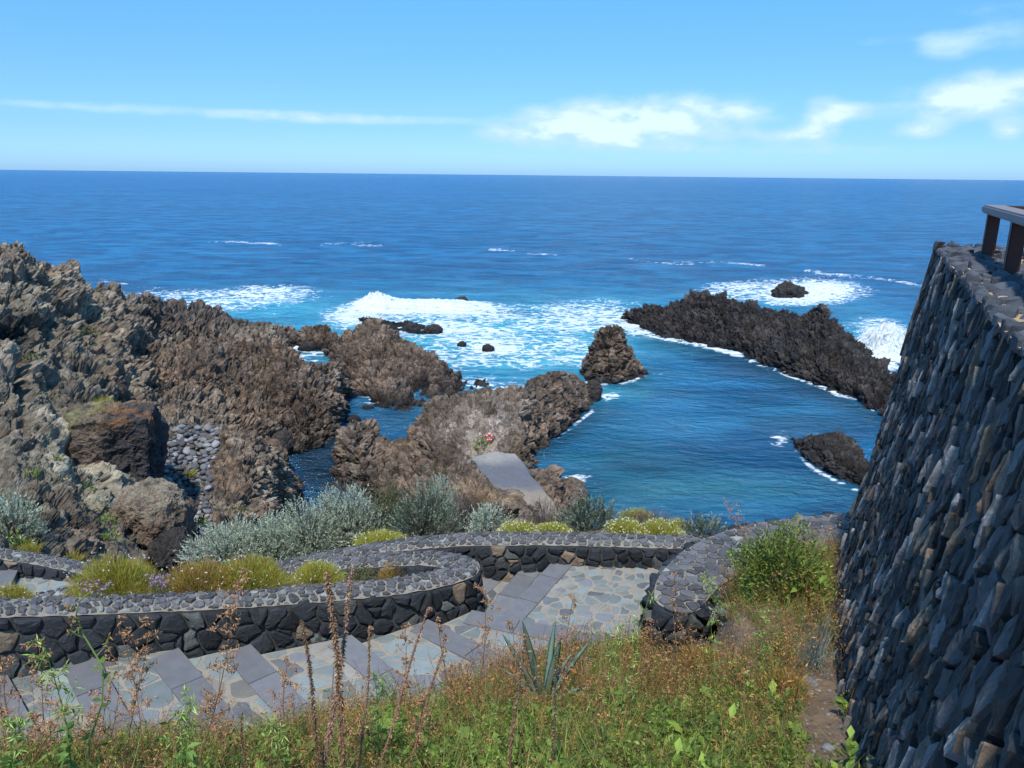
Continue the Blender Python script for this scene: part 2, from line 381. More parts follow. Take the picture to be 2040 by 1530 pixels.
# ------------------------------------------------------------------ sea
def build_sea():
    # fan-shaped grid, dense where the photograph looks
    py = np.concatenate([np.linspace(0.0008, 0.03, 60) , np.linspace(0.031, 0.62, 880)])
    ang = np.arctan(py)   # placeholder spacing in slope (drop/distance)
    dist = CAMZ / py
    dist = dist[dist < 26000]
    azs = np.concatenate([np.linspace(-1.15, -0.68, 60), np.linspace(-0.675, 0.675, 980), np.linspace(0.68, 1.15, 60)])
    dd, aa = np.meshgrid(dist, azs, indexing='ij')
    # constant forward distance rows
    X = dd * np.tan(aa); Y = dd
    n, m = X.shape
    P = np.stack([X.ravel(), Y.ravel(), np.zeros(n * m)], 1)
    px, py_ = proj(P)
    # ---- masks authored on the photograph, fixed to the water
    def blob(cx, cy, w, h, p=2.0, rot=0.0):
        x = px - cx; y = py_ - cy; c, s = math.cos(rot), math.sin(rot)
        return np.exp(-(np.abs((x * c + y * s) / w) ** p + np.abs((-x * s + y * c) / h) ** p))
    def line(pts, w):
        d = np.full(len(px), 1e9)
        for (x0, y0), (x1, y1) in zip(pts[:-1], pts[1:]):
            vx, vy = x1 - x0, y1 - y0; t = np.clip(((px - x0) * vx + (py_ - y0) * vy) / (vx * vx + vy * vy), 0, 1)
            d = np.minimum(d, np.hypot(px - x0 - t * vx, (py_ - y0 - t * vy)))
        return np.exp(-(d / w) ** 2)
    near = (Y.ravel() < 500)
    w1 = np.zeros(len(P)); w2 = np.zeros(len(P)); w3 = np.zeros(len(P)); w0 = np.zeros(len(P))
    Pn = P[near]
    w0[near] = fbm(Pn * np.array([.45, 1.0, 1]), 0.14, 3, 300)
    w1[near] = fbm(Pn * np.array([.5, 1.0, 1]), 0.5, 4, 310, .6)
    wp = Pn + np.stack([pn(Pn * .25, 41), pn(Pn * .25, 42), 0 * Pn[:, 0]], 1) * 2.4
    w2[near] = fbm(wp * np.array([.55, 1.0, 1]), 0.42, 5, 330, .62, True)
    w3[near] = fbm(wp * np.array([.6, 1.0, 1]), 1.3, 3, 350, .6, True)
    foam = 0 * px
    B = lambda *a, **k: blob(*a, **k)
    soft = (1.0 * B(470, 592, 150, 17) + .65 * B(560, 578, 70, 14) + .55 * B(430, 610, 110, 14) + .45 * B(290, 585, 80, 9)
            + .75 * B(750, 640, 95, 26) + .7 * B(900, 655, 90, 20) + .5 * B(1180, 612, 110, 20) + .8 * B(1200, 640, 90, 20)
            + .55 * B(1050, 640, 190, 34) + .8 * B(985, 692, 60, 20) + .5 * B(900, 712, 80, 22) + .45 * B(1060, 722, 45, 16)
            + .55 * B(1150, 710, 30, 22) + .5 * B(1100, 690, 70, 22) + .5 * B(960, 765, 80, 12) + .8 * B(590, 685, 42, 22) + .5 * B(625, 712, 30, 26)
            + 1.1 * B(1600, 580, 120, 24) + .7 * B(1470, 572, 80, 13) + .6 * B(1440, 590, 60, 12) + .55 * B(1270, 655, 40, 14)
            + 1.1 * B(1755, 690, 50, 45) + .5 * B(1720, 645, 70, 12) + .7 * B(1230, 757, 42, 7) + .75 * B(1218, 792, 22, 9)
            + .5 * B(1190, 780, 30, 12) + .95 * B(1150, 953, 34, 9) + .55 * B(1550, 870, 28, 16) + .3 * B(1600, 885, 60, 10)
            + .3 * B(650, 985, 18, 10) + .35 * B(960, 700, 300, 60) + .35 * B(740, 805, 40, 6) + .25 * B(720, 780, 40, 26) + .3 * B(1360, 668, 50, 8)
            + .28 * B(1590, 790, 50, 8) + .25 * B(1330, 745, 60, 8))
    hard = (1.5 * B(840, 612, 120, 11, 3.0) + 1.2 * B(745, 603, 28, 12) + 1.0 * B(700, 630, 45, 13) + .9 * B(920, 622, 70, 10)
            + 1.35 * B(1760, 695, 42, 34, 2.5) + 1.1 * B(1640, 578, 52, 15) + .9 * B(1590, 595, 60, 10) + .9 * B(580, 682, 34, 13)
            + 1.0 * B(1270, 652, 30, 9) + .9 * B(985, 694, 26, 9))
    lines = (1.0 * line([(1285, 665), (1380, 685), (1450, 702), (1540, 735), (1640, 772), (1740, 815)], 5.0)
             + .55 * line([(1240, 515), (1330, 524), (1440, 522), (1530, 530)], 3.0) + .6 * line([(1340, 525), (1380, 525)], 4)
             + .6 * line([(1605, 540), (1650, 546), (1760, 556), (1840, 570)], 3.0) + .55 * line([(1605, 539), (1630, 541)], 4)
             + .55 * line([(415, 482), (480, 483), (560, 487)], 2.6) + .45 * line([(640, 487), (760, 490)], 3.5) + .4 * line([(705, 482), (740, 481)], 3)
             + .5 * line([(975, 498), (1025, 499)], 3) + .4 * line([(1050, 505), (1110, 508)], 3)
             + .6 * line([(1165, 762), (1225, 764), (1285, 748)], 4.5) + .6 * line([(1585, 900), (1620, 935), (1680, 965), (1720, 985)], 5)
             + .5 * line([(1060, 905), (1120, 868), (1180, 820)], 4) + .55 * line([(920, 765), (965, 770), (1040, 775)], 5)
             + .4 * line([(680, 735), (700, 775), (760, 808), (850, 805)], 4) + .35 * line([(200, 560), (330, 575)], 4) + .5 * line([(640, 700), (600, 715)], 5))
    nn = w2 * .7 + w3 * .42
    foam = soft * (-.30 + 1.55 * nn) * .9 + hard * (.6 + .8 * w3) + lines * (-.25 + 1.3 * nn + 1.2 * w0 + .9 * w1)
    foam = np.clip(foam, 0, 1.4)
    turq = (1.0 * B(900, 655, 330, 62) + .9 * B(1010, 715, 220, 62) + .75 * B(500, 612, 190, 34) + .5 * B(1180, 620, 150, 36)
            + .85 * B(1720, 665, 90, 40) + .6 * B(1520, 598, 160, 30) + .45 * B(1210, 775, 90, 34) + .3 * B(640, 700, 60, 40)
            + .5 * B(1160, 690, 90, 40))
    turq = np.clip(turq * (.85 + .7 * w0 + .25 * w1), 0, 1)
    pool = (.9 * B(1380, 985, 330, 55) + .75 * B(1250, 900, 170, 50) + .35 * B(1600, 830, 180, 60) + .6 * B(830, 830, 60, 30) + .2 * B(1400, 780, 200, 70))
    pool = np.clip(pool * (.9 + .9 * w0), 0, 1)
    # swell and breaking crests
    damp = np.where(Y.ravel() < 80, .45, 1.0)
    fade = sstep(Y.ravel(), 520, 250)
    Z = (w0 * .35 + w1 * .16) * damp * fade
    Z += .9 * B(850, 612, 115, 8, 3) * (1 + .4 * w3) + 1.0 * B(748, 608, 30, 7) * (1 + w3 * 1.2) + .9 * B(1640, 580, 40, 10) * (1 + .7 * w3)
    Z += 1.5 * B(1765, 690, 40, 24) * (1 + 1.3 * w3) + np.clip(foam, 0, 1) * .08 * w3
    P[:, 2] = Z
    deep_shade = np.clip(1.0 * B(640, 935, 75, 75) + .8 * B(620, 860, 60, 50) + .55 * B(690, 770, 40, 50) + .35 * B(790, 820, 60, 20) + .6 * line([(1290, 672), (1380, 694), (1450, 712), (1540, 745), (1640, 782), (1740, 825)], 22) + .5 * line([(1075, 905), (1130, 872), (1190, 825)], 16) + .5 * line([(1165, 768), (1290, 760)], 9), 0, 1)  # channel depth, with rock shade and reflection painted into the water colour
    C = np.stack([np.clip(foam, 0, 1), turq, pool, deep_shade], 1)
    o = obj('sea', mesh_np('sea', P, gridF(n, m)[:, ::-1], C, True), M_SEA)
    tag(o, kind='structure')
def sea_mat():
    m = bpy.data.materials.new('sea_water'); m.use_nodes = True; m.node_tree.nodes.clear(); t = NT(m.node_tree)
    a = t.n('ShaderNodeAttribute', attribute_name='col'); sp = t.n('ShaderNodeSeparateColor'); t.l(a.outputs['Color'], sp.inputs[0])
    foam, turq, pool = sp.outputs
    g = t.n('ShaderNodeNewGeometry'); pos = g.outputs['Position']
    mp = t.n('ShaderNodeMapping'); t.l(pos, mp.inputs[0]); mp.inputs['Scale'].default_value = (.58, 1.0, 1.0); mp.inputs['Rotation'].default_value = (0, 0, .18)
    v = mp.outputs[0]
    big = t.noise(v, .012, 4, .6); med = t.noise(v, .12, 5, .6, .5); fin = t.noise(v, .75, 6, .68, .4)
    c = t.mix(t.rng(big, .3, .7), (.008, .140, .30), (.012, .185, .39))
    c = t.mix(t.math('MULTIPLY', t.rng(med, .4, .60), .75), c, (.004, .066, .172))
    c = t.mix(pool, c, (.010, .15, .22))
    c = t.mix(t.math('MULTIPLY', pool, t.math('MULTIPLY', t.rng(med, .5, .75), .6)), c, (.010, .060, .075))
    c = t.mix(t.math('MULTIPLY', a.outputs['Alpha'], .85), c, (.004, .022, .032))  # alpha darkens for deeper water and the painted rock shade
    c = t.mix(turq, c, t.mix(t.rng(fin, .3, .7), (.025, .30, .44), (.09, .50, .60)))
    f2 = t.noise(v, 1.1, 8, .75, 1.2)
    mp2 = t.n('ShaderNodeMapping'); t.l(pos, mp2.inputs[0]); mp2.inputs['Scale'].default_value = (.6, 1.0, 1.0)
    dv = t.n('ShaderNodeTexNoise'); t.l(mp2.outputs[0], dv.inputs['Vector']); dv.inputs['Scale'].default_value = .9; dv.inputs['Detail'].default_value = 3
    wv = t.n('ShaderNodeVectorMath', operation='ADD'); t.l(mp2.outputs[0], wv.inputs[0])
    sc_ = t.n('ShaderNodeVectorMath', operation='SCALE'); t.l(dv.outputs['Color'], sc_.inputs[0]); sc_.inputs['Scale'].default_value = 1.6; t.l(sc_.outputs[0], wv.inputs[1])
    lace = t.n('ShaderNodeTexVoronoi', feature='DISTANCE_TO_EDGE'); t.l(wv.outputs[0], lace.inputs['Vector']); lace.inputs['Scale'].default_value = .8
    lc = t.rng(lace.outputs['Distance'], .0, .30, .42, -.22)
    ff = t.rng(t.math('ADD', foam, t.math('MULTIPLY', t.rng(foam, .02, .35), t.math('ADD', lc, t.math('MULTIPLY', t.math('SUBTRACT', f2, .5), 1.3)))), .36, .92)
    c = t.mix(ff, c, (.80, .86, .88))
    w1 = t.noise(v, .35, 4, .6); w2 = t.noise(v, 1.3, 6, .65, .3)
    w0 = t.noise(v, .085, 5, .6); w00 = t.noise(v, .017, 4, .6)
    hgt = t.math('ADD', t.math('ADD', t.math('MULTIPLY', w00, 20.0), t.math('MULTIPLY', w0, 4.5)), t.math('ADD', t.math('MULTIPLY', w1, 1.3), t.math('MULTIPLY', w2, 1.1)))
    b = t.n('ShaderNodeBump'); b.inputs['Strength'].default_value = 1.0; b.inputs['Distance'].default_value = .75
    t.l(hgt, b.inputs['Height'])
    df = t.n('ShaderNodeBsdfDiffuse'); t.l(c, df.inputs[0]); t.l(b.outputs[0], df.inputs['Normal'])
    gl = t.n('ShaderNodeBsdfGlossy'); gl.inputs['Roughness'].default_value = .14; t.l(b.outputs[0], gl.inputs['Normal'])
    fr = t.n('ShaderNodeFresnel'); fr.inputs['IOR'].default_value = 1.33; t.l(b.outputs[0], fr.inputs['Normal'])
    fac = t.math('MULTIPLY', t.rng(fr.outputs[0], .0, .9, .05, .85, False), t.math('SUBTRACT', 1.0, ff))
    mx = t.n('ShaderNodeMixShader'); t.l(fac, mx.inputs[0]); t.l(df.outputs[0], mx.inputs[1]); t.l(gl.outputs[0], mx.inputs[2])
    o = t.n('ShaderNodeOutputMaterial'); t.l(mx.outputs[0], o.inputs[0]); return m
M_SEA = sea_mat()
build_sea()

# ------------------------------------------------------------------ sea rocks
def R(x, *yv, back=6.0, zb=-1.5, front=True):
    return rib([(x, y, v) if not isinstance(y, tuple) else y for y, v in yv], back, zb, front=front)

def promcarve(P, N):
    px, py = proj(P)
    m = np.exp(-(np.abs((px - 1012 - (py - 950) * .75) / 50) ** 6 + np.abs((py - 950) / 64) ** 6))
    m2 = np.exp(-(np.abs((px - 1012 - (py - 950) * .8) / 70) ** 4 + np.abs((py - 950) / 84) ** 4))
    return np.stack([0 * m, 0 * m, -.30 * m + .6 * np.clip(m2 - m, 0, 1)], 1)
def cliffcarve(P, N):
    px, py = proj(P)
    def B(cx, cy, w, h): return np.exp(-(((px - cx) / w) ** 2 + ((py - cy) / h) ** 2))
    m = 2.6 * B(15, 668, 60, 18) + 1.2 * B(190, 640, 30, 60) + 1.3 * B(45, 760, 14, 60) + 1.0 * B(120, 620, 26, 30) + 1.2 * B(320, 690, 60, 16)
    up = .5 * B(35, 505, 34, 20) + 1.5 * B(150, 548, 16, 16) + 1.1 * B(300, 592, 14, 10) + 1.2 * B(395, 612, 12, 9) + 1.2 * B(432, 618, 12, 9) + .8 * B(250, 580, 40, 10)
    n = fbm(P, .11, 3, 900, .55, True)
    st = np.floor(P[:, 2] / 2.2 + n) ; fr = P[:, 2] / 2.2 + n - st
    led = (sstep(fr, 0, .4) * sstep(fr, 1, .72) - .5) * .9 * sstep(px, 560, 380)
    return -N * m[:, None] + N * (led + .9 * (n - .4))[:, None] * .8 + np.stack([0 * m, 0 * m, up], 1)
def gullymask(P):
    px, py = proj(P)
    return (1 - .45 * sstep(px, 360, 240) * sstep(py, 640, 760)) * (1 - .75 * np.exp(-(((px - 380) / 55) ** 2 + ((py - 960) / 110) ** 2)) - .5 * np.exp(-(((px - 130) / 50) ** 2 + ((py - 900) / 70) ** 2)))
# left headland sheet: seaward cliff with its ridge
def sandmask(P):
    px, py = proj(P)
    m = np.ones(len(P))
    return m
def cliff_tint(P, P2, N, C):
    px, py = proj(P)
    n = fbm(P2, .9, 4, 400, .6); n2 = fbm(P2, .3, 3, 410); pass
    def B(cx, cy, w, h): return np.exp(-(((px - cx) / w) ** 2 + ((py - cy) / h) ** 2))
    sand = np.array([.44, .385, .28]); olive = np.array([.15, .15, .075]); dk = np.array([.06, .055, .055]); gr = np.array([.235, .205, .155])
    def mx(C, c, w): w = np.clip(w, 0, 1)[:, None]; return C * (1 - w) + c * w
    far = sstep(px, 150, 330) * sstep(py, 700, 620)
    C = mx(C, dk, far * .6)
    le = sstep(px, 330, 120) * sstep(py, 520, 620)
    C = mx(C, gr, le * sstep(n + n2, -.45, .3) * .75)
    C = mx(C, sand, (1.4 * B(105, 860, 30, 60) + B(170, 960, 70, 45) * 1.3 + B(250, 1010, 70, 26) * .7 + B(60, 620, 160, 120) * .35 + B(400, 1080, 30, 40)) * sstep(n, -.5, .2))
    C = mx(C, olive, le * sstep(n - .5 * n2, .25, .6) * .55)
    C = mx(C, np.array([.035, .033, .033]), (B(20, 655, 60, 26)) * 1.2)  # shade of the cave recess painted into the rock colour
    return C
ribs = [
    R(-420, (1150, 13), (1000, 17), (850, 23), (700, 32), (560, 42), (450, 50), back=20, zb=8),
    R(-200, (1150, 14), (1000, 20), (850, 27), (700, 37), (580, 46), (475, 55), back=20, zb=6),
    R(0, (1110, 15.5), (1000, 22), (850, 30), (700, 40), (600, 48), (505, 58), back=18, zb=4),
    R(100, (1130, 18), (1000, 24), (880, 31), (750, 42), (650, 50), (532, 62), back=16, zb=2),
    R(200, (1135, 21), (1000, 28), (850, 38), (720, 50), (630, 61), (572, 71), back=14, zb=-1),
    R(300, (1110, 26), (1000, 33), (880, 42), (760, 56), (670, 67), (603, 82), back=12, zb=-1),
    R(370, (1100, 27), (1000, 34), (880, 45), (770, 58), (690, 71), (616, 90), back=10, zb=-1.5),
    R(440, (1060, 33), (980, 37), (880, 50), (770, 63), (700, 75), (628, 95), back=9, zb=-1.5),
    R(510, (1000, 'z1'), (940, 'z1'), (880, 58), (780, 68), (690, 82), (645, 99), back=8, zb=-1.5),
    R(560, (920, 'w'), (890, 'w'), (850, 'z.5'), (780, 'z.8'), (680, 92), (655, 103), back=7, zb=-1.5),
    R(596, (700, 'z-.8'), (695, 'z-.8'), (690, 'z-.8'), (685, 'z-.6'), (674, 'z-.3'), (668, 'z.1'), back=4, zb=-1.5),
]
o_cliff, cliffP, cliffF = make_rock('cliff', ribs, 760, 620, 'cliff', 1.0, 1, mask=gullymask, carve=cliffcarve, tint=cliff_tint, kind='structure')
# massive brown block of the headland ending in the channel
ribs = [
    R(330, (860, 47), (800, 53), (740, 59), (700, 66), back=8),
    R(400, (870, 49), (800, 56), (730, 62), (680, 69), back=8),
    R(460, (875, 53), (800, 60), (720, 66), (668, 73), back=8),
    R(520, (880, 56.5), (810, 61), (730, 67), (668, 74), back=8),
    R(570, (893, 'z.6'), (830, 61.2), (750, 65.5), (690, 72), back=7),
    R(620, (898, 'w'), (840, 61.5), (770, 65), (722, 70), back=6),
    R(655, (885, 'w'), (830, 63), (770, 66.5), (728, 71), back=5),
    R(674, (860, 'w'), (815, 66), (775, 68), (745, 72), back=4),
    R(684, (800, 'z-.6'), (795, 'z-.5'), (790, 'z-.4'), (785, 'z-.3'), back=3),
]
make_rock('rock_bluff', ribs, 420, 420, 'brown', .95, 2, label='large brown crumpled lava bluff of the left shore dropping into the narrow channel', cat='rock')
# pale knob between cobble gully and channel
ribs = [
    R(404, (1092, 27), (1000, 32.5), (920, 40), (885, 44), back=4),
    R(425, (1100, 27), (1000, 32), (910, 39), (868, 43), back=5),
    R(480, (1098, 28), (1000, 33), (915, 38.5), (862, 43), back=6),
    R(530, (1080, 33), (990, 37), (920, 41), (880, 45), back=6),
    R(570, (1045, 'z.6'), (990, 43.5), (950, 45), (925, 47.5), back=6),
    R(592, (1010, 'w'), (985, 48), (968, 49), (958, 51), back=5),
    R(601, (990, 'z-.6'), (985, 'z-.6'), (980, 'z-.5'), (978, 'z-.4'), back=3),
]
make_rock('rock_hummock', ribs, 300, 380, 'pale', .62, 3, label='pale tan lava knob between the cobble gully and the dark channel', cat='rock')
# middle island
ribs = [
    R(590, (690, 'z-.6'), (688, 'z-.5'), (686, 'z-.3'), (684, 'z-.3'), back=3),
    R(604, (697, 'w'), (680, 97.5), (665, 99), (655, 101), back=5),
    R(640, (702, 'w'), (685, 96), (660, 100), (645, 103), back=6),
    R(668, (745, 'w'), (710, 88), (680, 94), (662, 99), back=7),
    R(700, (775, 'w'), (735, 82), (690, 91), (660, 99), back=8),
    R(745, (806, 'w'), (755, 77), (700, 87), (640, 103), back=8),
    R(790, (812, 'w'), (765, 76), (710, 86), (668, 96), back=8),
    R(840, (808, 'w'), (775, 76.5), (730, 83), (694, 91), back=7),
    R(885, (795, 'w'), (775, 77), (750, 81), (722, 86), back=6),
    R(925, (785, 'w'), (775, 78), (768, 79), (762, 81), back=5),
    R(965, (776, 'z-.6'), (775, 'z-.5'), (774, 'z-.3'), (773, 'z-.3'), back=3),
]
make_rock('sea_rock', ribs, 420, 300, 'mid', .95, 4, label='long brown hump of rock lying between the narrow channel and the turquoise surf', cat='rock', group='rocks standing in the sea')
ribs = [
    R(712, (640, 'z-.6'), (638, 'z-.4'), (636, 'z-.4'), back=3),
    R(728, (655, 'w'), (640, 113), (631, 115), back=4),
    R(765, (662, 'w'), (648, 111), (638, 114), back=5),
    R(795, (660, 'w'), (650, 111), (642, 113), back=5),
    R(820, (664, 'w'), (648, 110), (638, 113), back=5),
    R(848, (666, 'w'), (658, 109.5), (652, 111), back=4),
    R(862, (668, 'z-.6'), (667, 'z-.4'), (666, 'z-.4'), back=3),
]
make_rock('sea_rock', ribs, 170, 110, 'dark', .5, 5, label='low black reef washed by white surf behind the brown hump of rock', cat='rock', group='rocks standing in the sea')
# sea stack
ribs = [
    R(1158, (756, 'z-.6'), (754, 'z-.5'), (752, 'z-.5'), (750, 'z-.4'), back=3),
    R(1168, (757, 'w'), (735, 83), (715, 83.6), (694, 84.4), back=4),
    R(1188, (760, 'w'), (725, 83), (690, 84), (664, 85.5), back=5),
    R(1212, (762, 'w'), (720, 82.6), (680, 83.8), (644, 85.5), back=5),
    R(1238, (761, 'w'), (720, 82.8), (680, 84), (648, 86), back=5),
    R(1256, (757, 'w'), (735, 83.3), (710, 84.4), (690, 86), back=5),
    R(1276, (752, 'w'), (742, 84.2), (733, 85), (726, 86), back=4),
    R(1290, (748, 'z-.6'), (747, 'z-.5'), (746, 'z-.5'), (745, 'z-.4'), back=3),
]
make_rock('sea_stack', ribs, 240, 230, 'mid', .8, 6, label='tall pointed sea stack standing alone at the entrance of the natural pool', cat='rock', group='rocks standing in the sea')
# long reef closing the pool
ribs = [
    R(1240, (640, 'z-.6'), (639, 'z-.5'), (638, 'z-.5'), (637, 'z-.4'), back=3),
    R(1256, (645, 'w'), (637, 117), (628, 118), (620, 120), back=5),
    R(1288, (657, 'w'), (642, 113), (625, 116), (608, 119), back=6),
    R(1330, (673, 'w'), (648, 109), (622, 113), (606, 117), back=7),
    R(1375, (683, 'w'), (652, 106), (620, 111), (584, 116), back=8),
    R(1425, (697, 'w'), (662, 102), (625, 107), (584, 113), back=8),
    R(1480, (712, 'w'), (672, 97.5), (635, 103), (600, 109), back=8),
    R(1540, (733, 'w'), (695, 92), (655, 98), (617, 105), back=8),
    R(1600, (758, 'w'), (715, 86), (668, 93), (626, 101), back=8),
    R(1640, (772, 'w'), (725, 83), (672, 90), (614, 98), back=8),
    R(1665, (783, 'w'), (742, 81), (700, 86), (655, 93), back=8),
    R(1710, (803, 'w'), (765, 77), (725, 82), (682, 89), back=8),
    R(1760, (828, 'w'), (795, 73), (765, 77), (732, 82), back=7),
    R(1830, (850, 'w'), (820, 70), (795, 74), (765, 79), back=7),
    R(1900, (870, 'w'), (850, 68), (840, 71), (820, 75), back=6),
]
make_rock('reef', ribs, 620, 300, 'dark', 1.1, 7, label='long jagged dark brown reef that closes the far side of the natural pool', cat='rock', group='rocks standing in the sea')
# rock inside the pool, right
ribs = [
    R(1574, (880, 'z-.6'), (879, 'z-.5'), (878, 'z-.5'), back=2),
    R(1588, (893, 'w'), (882, 61), (874, 62), back=3),
    R(1620, (922, 'w'), (890, 58.3), (868, 60.5), back=4),
    R(1660, (948, 'w'), (905, 56), (866, 59.5), back=4),
    R(1700, (968, 'w'), (925, 54), (874, 58.5), back=4),
    R(1716, (975, 'w'), (945, 53), (905, 56), back=4),
    R(1750, (985, 'w'), (960, 52), (935, 55), back=4),
]
make_rock('pool_rock', ribs, 220, 180, 'dark', .6, 8, label='dark rounded rock in the pool beside the tall battered stone wall', cat='rock', group='rocks standing in the sea')
# promontory
def promask(P):
    px, py = proj(P)
    k = 1 + .35 * fbm(P, .6, 3, 950)
    m = np.exp(-(np.abs((px - 1012 - (py - 950) * .8) / 47 * k) ** 6 + np.abs((py - 950) / 62) ** 6))
    return 1 - .97 * m
def prom_tint(P, P2, N, C):
    px, py = proj(P)
    n = fbm(P2, .8, 4, 430, .6)
    def B(cx, cy, w, h): return np.exp(-(((px - cx) / w) ** 2 + ((py - cy) / h) ** 2))
    def mx(C, c, w): w = np.clip(w, 0, 1)[:, None]; return C * (1 - w) + c * w
    C = mx(C, np.array([.36, .30, .25]), (B(990, 840, 60, 42) + .9 * B(925, 860, 60, 36)) * sstep(n, -.55, .35) * .85)
    C = mx(C, np.array([.33, .215, .12]), B(1000, 990, 90, 22) * sstep(n, -.4, .3) * .8)
    return C
ribs = [
    R(664, (965, 'z-.6'), (950, 'z-.5'), (935, 'z-.4'), (925, 'z-.4'), (920, 'z-.3'), back=2),
    R(674, (972, 'w'), (940, 52.5), (905, 53.3), (880, 54.5), (868, 56), back=4),
    R(705, (988, 'w'), (940, 51.2), (885, 53), (855, 55), (836, 57.5), back=4),
    R(740, (1000, 'z.5'), (950, 50), (905, 53), (872, 56), (845, 58.5), back=4),
    R(770, (1003, 'z1'), (950, 49.5), (915, 53), (885, 56), (868, 59), back=4),
    R(805, (1000, 46), (950, 49), (910, 53), (880, 56.5), (872, 59), back=4),
    R(838, (1000, 44.5), (945, 48.5), (890, 53), (850, 57), (828, 60), back=5),
    R(856, (1000, 43.5), (940, 48), (880, 52.5), (825, 58.5), (796, 63), back=5),
    R(900, (1010, 42), (945, 46.5), (880, 52), (825, 58), (786, 64), back=5),
    R(955, (1015, 40.5), (945, 45.3), (885, 50), (830, 56.5), (770, 66), back=5),
    R(1010, (1015, 40.5), (945, 45), (892, 49.5), (835, 55.5), (770, 67), back=5),
    R(1040, (1015, 41), (950, 44.7), (900, 49.4), (850, 54), (778, 66), back=5),
    R(1058, (1015, 41.5), (960, 44.6), (920, 49), (900, 56), (850, 60), back=4),
    R(1066, (1015, 42), (970, 44.6), (945, 47), (925, 'z.2'), (915, 'z-.3'), back=3),
]
o_prom, promP, promF = make_rock('promontory', ribs, 620, 420, 'brown', .78, 9, mask=promask, carve=promcarve, tint=prom_tint,
    label='brown crumpled lava promontory in the centre carrying the small grey terrace and the lifebuoy', cat='rock')
ribs = [
    R(1030, (905, 54), (860, 57), (815, 60), (788, 63), back=4),
    R(1050, (908, 'z.6'), (860, 58.5), (800, 61), (765, 64), back=5),
    R(1075, (898, 'w'), (845, 61), (785, 63.5), (748, 67), back=6),
    R(1108, (872, 'w'), (820, 64.5), (770, 67), (741, 70), back=6),
    R(1140, (845, 'w'), (805, 67.5), (770, 70), (748, 73), back=6),
    R(1166, (820, 'w'), (795, 71), (775, 73), (762, 75), back=5),
    R(1182, (805, 'w'), (796, 74), (788, 75), (782, 76), back=4),
    R(1192, (800, 'z-.6'), (797, 'z-.5'), (795, 'z-.5'), (794, 'z-.4'), back=3),
]
make_rock('rock_dome', ribs, 300, 260, 'mid', .55, 10, label='rounded grey and rust lava dome at the seaward tip of the central promontory', cat='rock')
ribs = [
    R(1035, (1030, 40), (975, 44), (945, 46.5), back=2),
    R(1070, (1025, 41), (970, 44.5), (938, 47), back=3),
    R(1105, (1020, 42.5), (965, 45.5), (932, 48), back=3),
    R(1130, (1015, 44), (985, 46.5), (962, 49), back=3),
    R(1148, (1010, 'z.4'), (995, 'z.8'), (982, 'z1'), back=2),
    R(1154, (1000, 'z-.6'), (996, 'z-.6'), (992, 'z-.4'), back=2),
]
make_rock('rock_shoulder', ribs, 200, 200, 'brown', .6, 11, label='low knobbly lava shoulder on the pool side of the grey terrace', cat='rock')

def blob_rock(name, c, size, style, seed, label, sub=5, box=0.0, amp=.22, cat='rock', group=None, rotz=0, tint=None, fine=1.0):
    import bmesh
    bm = bmesh.new(); bmesh.ops.create_icosphere(bm, subdivisions=sub, radius=1)
    V = np.array([v.co[:] for v in bm.verts]); F = np.array([[v.index for v in f.verts] for f in bm.faces]); bm.free()
    if box:
        Q = V / np.max(np.abs(V), axis=1)[:, None]; V = V * (1 - box) + Q * box * .85
    N = V / np.linalg.norm(V, axis=1)[:, None]
    sz = np.array(size); s0 = sz.mean()
    V = V * sz
    off = np.array([seed * 13.7, seed * 7.1, seed * 3.3])
    sc = 1.6 / s0
    V = V + N * (s0 * amp * (fbm(V + off, sc * .6, 3, seed, .5) * 1.2 + (fbm(V + off, sc * 1.6, 5, seed + 3, .6, True) - .3) * .7))[:, None]
    cr, sr = math.cos(rotz), math.sin(rotz)
    V = V @ np.array([[cr, sr, 0], [-sr, cr, 0], [0, 0, 1]])
    Pw = V + np.array(c)
    C = rock_colour(Pw, N, 0, style)
    if tint is not None: C = tint(Pw, N, C)
    o = obj(name, mesh_np(name, V, F, C, False), M_ROCK, loc=tuple(float(q) for q in c))
    return tag(o, label, cat, group)
def wp(px, py, **k): return W(px, py, **k)
blob_rock('sea_rock', wp(1570, 585, z=.6), (3.0, 1.6, 2.1), 'dark', 21, 'small black jagged rock ringed by white foam beyond the long reef', amp=.5, group='rocks standing in the sea')
blob_rock('sea_rock', wp(1596, 586, z=.1), (2.2, 1.0, .5), 'dark', 22, 'low black ledge trailing right from the foam ringed rock', amp=.4, sub=4, group='rocks standing in the sea')
blob_rock('sea_rock', wp(919, 599, z=.6), (1.0, .8, .7), 'dark', 23, 'tiny black rock tip poking out behind the breaking wave', amp=.4, sub=4, group='rocks standing in the sea')
blob_rock('sea_rock', wp(920, 688, z=.15), (.6, .5, .5), 'dark', 24, 'smaller of two tiny black rocks in the turquoise surf', amp=.35, sub=4, group='rocks standing in the sea')
blob_rock('sea_rock', wp(972, 696, z=.15), (.75, .6, .6), 'dark', 25, 'larger of two tiny black rocks in the turquoise surf, circled by foam', amp=.35, sub=4, group='rocks standing in the sea')
blob_rock('sea_rock', wp(862, 660, z=.3), (1.3, .9, .9), 'dark', 26, 'small black rock at the right end of the low black reef in the surf', amp=.4, sub=4, group='rocks standing in the sea')
blob_rock('sea_rock', wp(688, 814, z=.1), (.45, .4, .45), 'dark', 27, 'little black rock in the channel beside the large brown bluff', amp=.3, sub=4, group='rocks standing in the sea')
blob_rock('sea_rock', wp(703, 838, z=.1), (.7, .5, .5), 'dark', 28, 'flat black rock in the channel just above the promontory corner', amp=.3, sub=4, group='rocks standing in the sea')
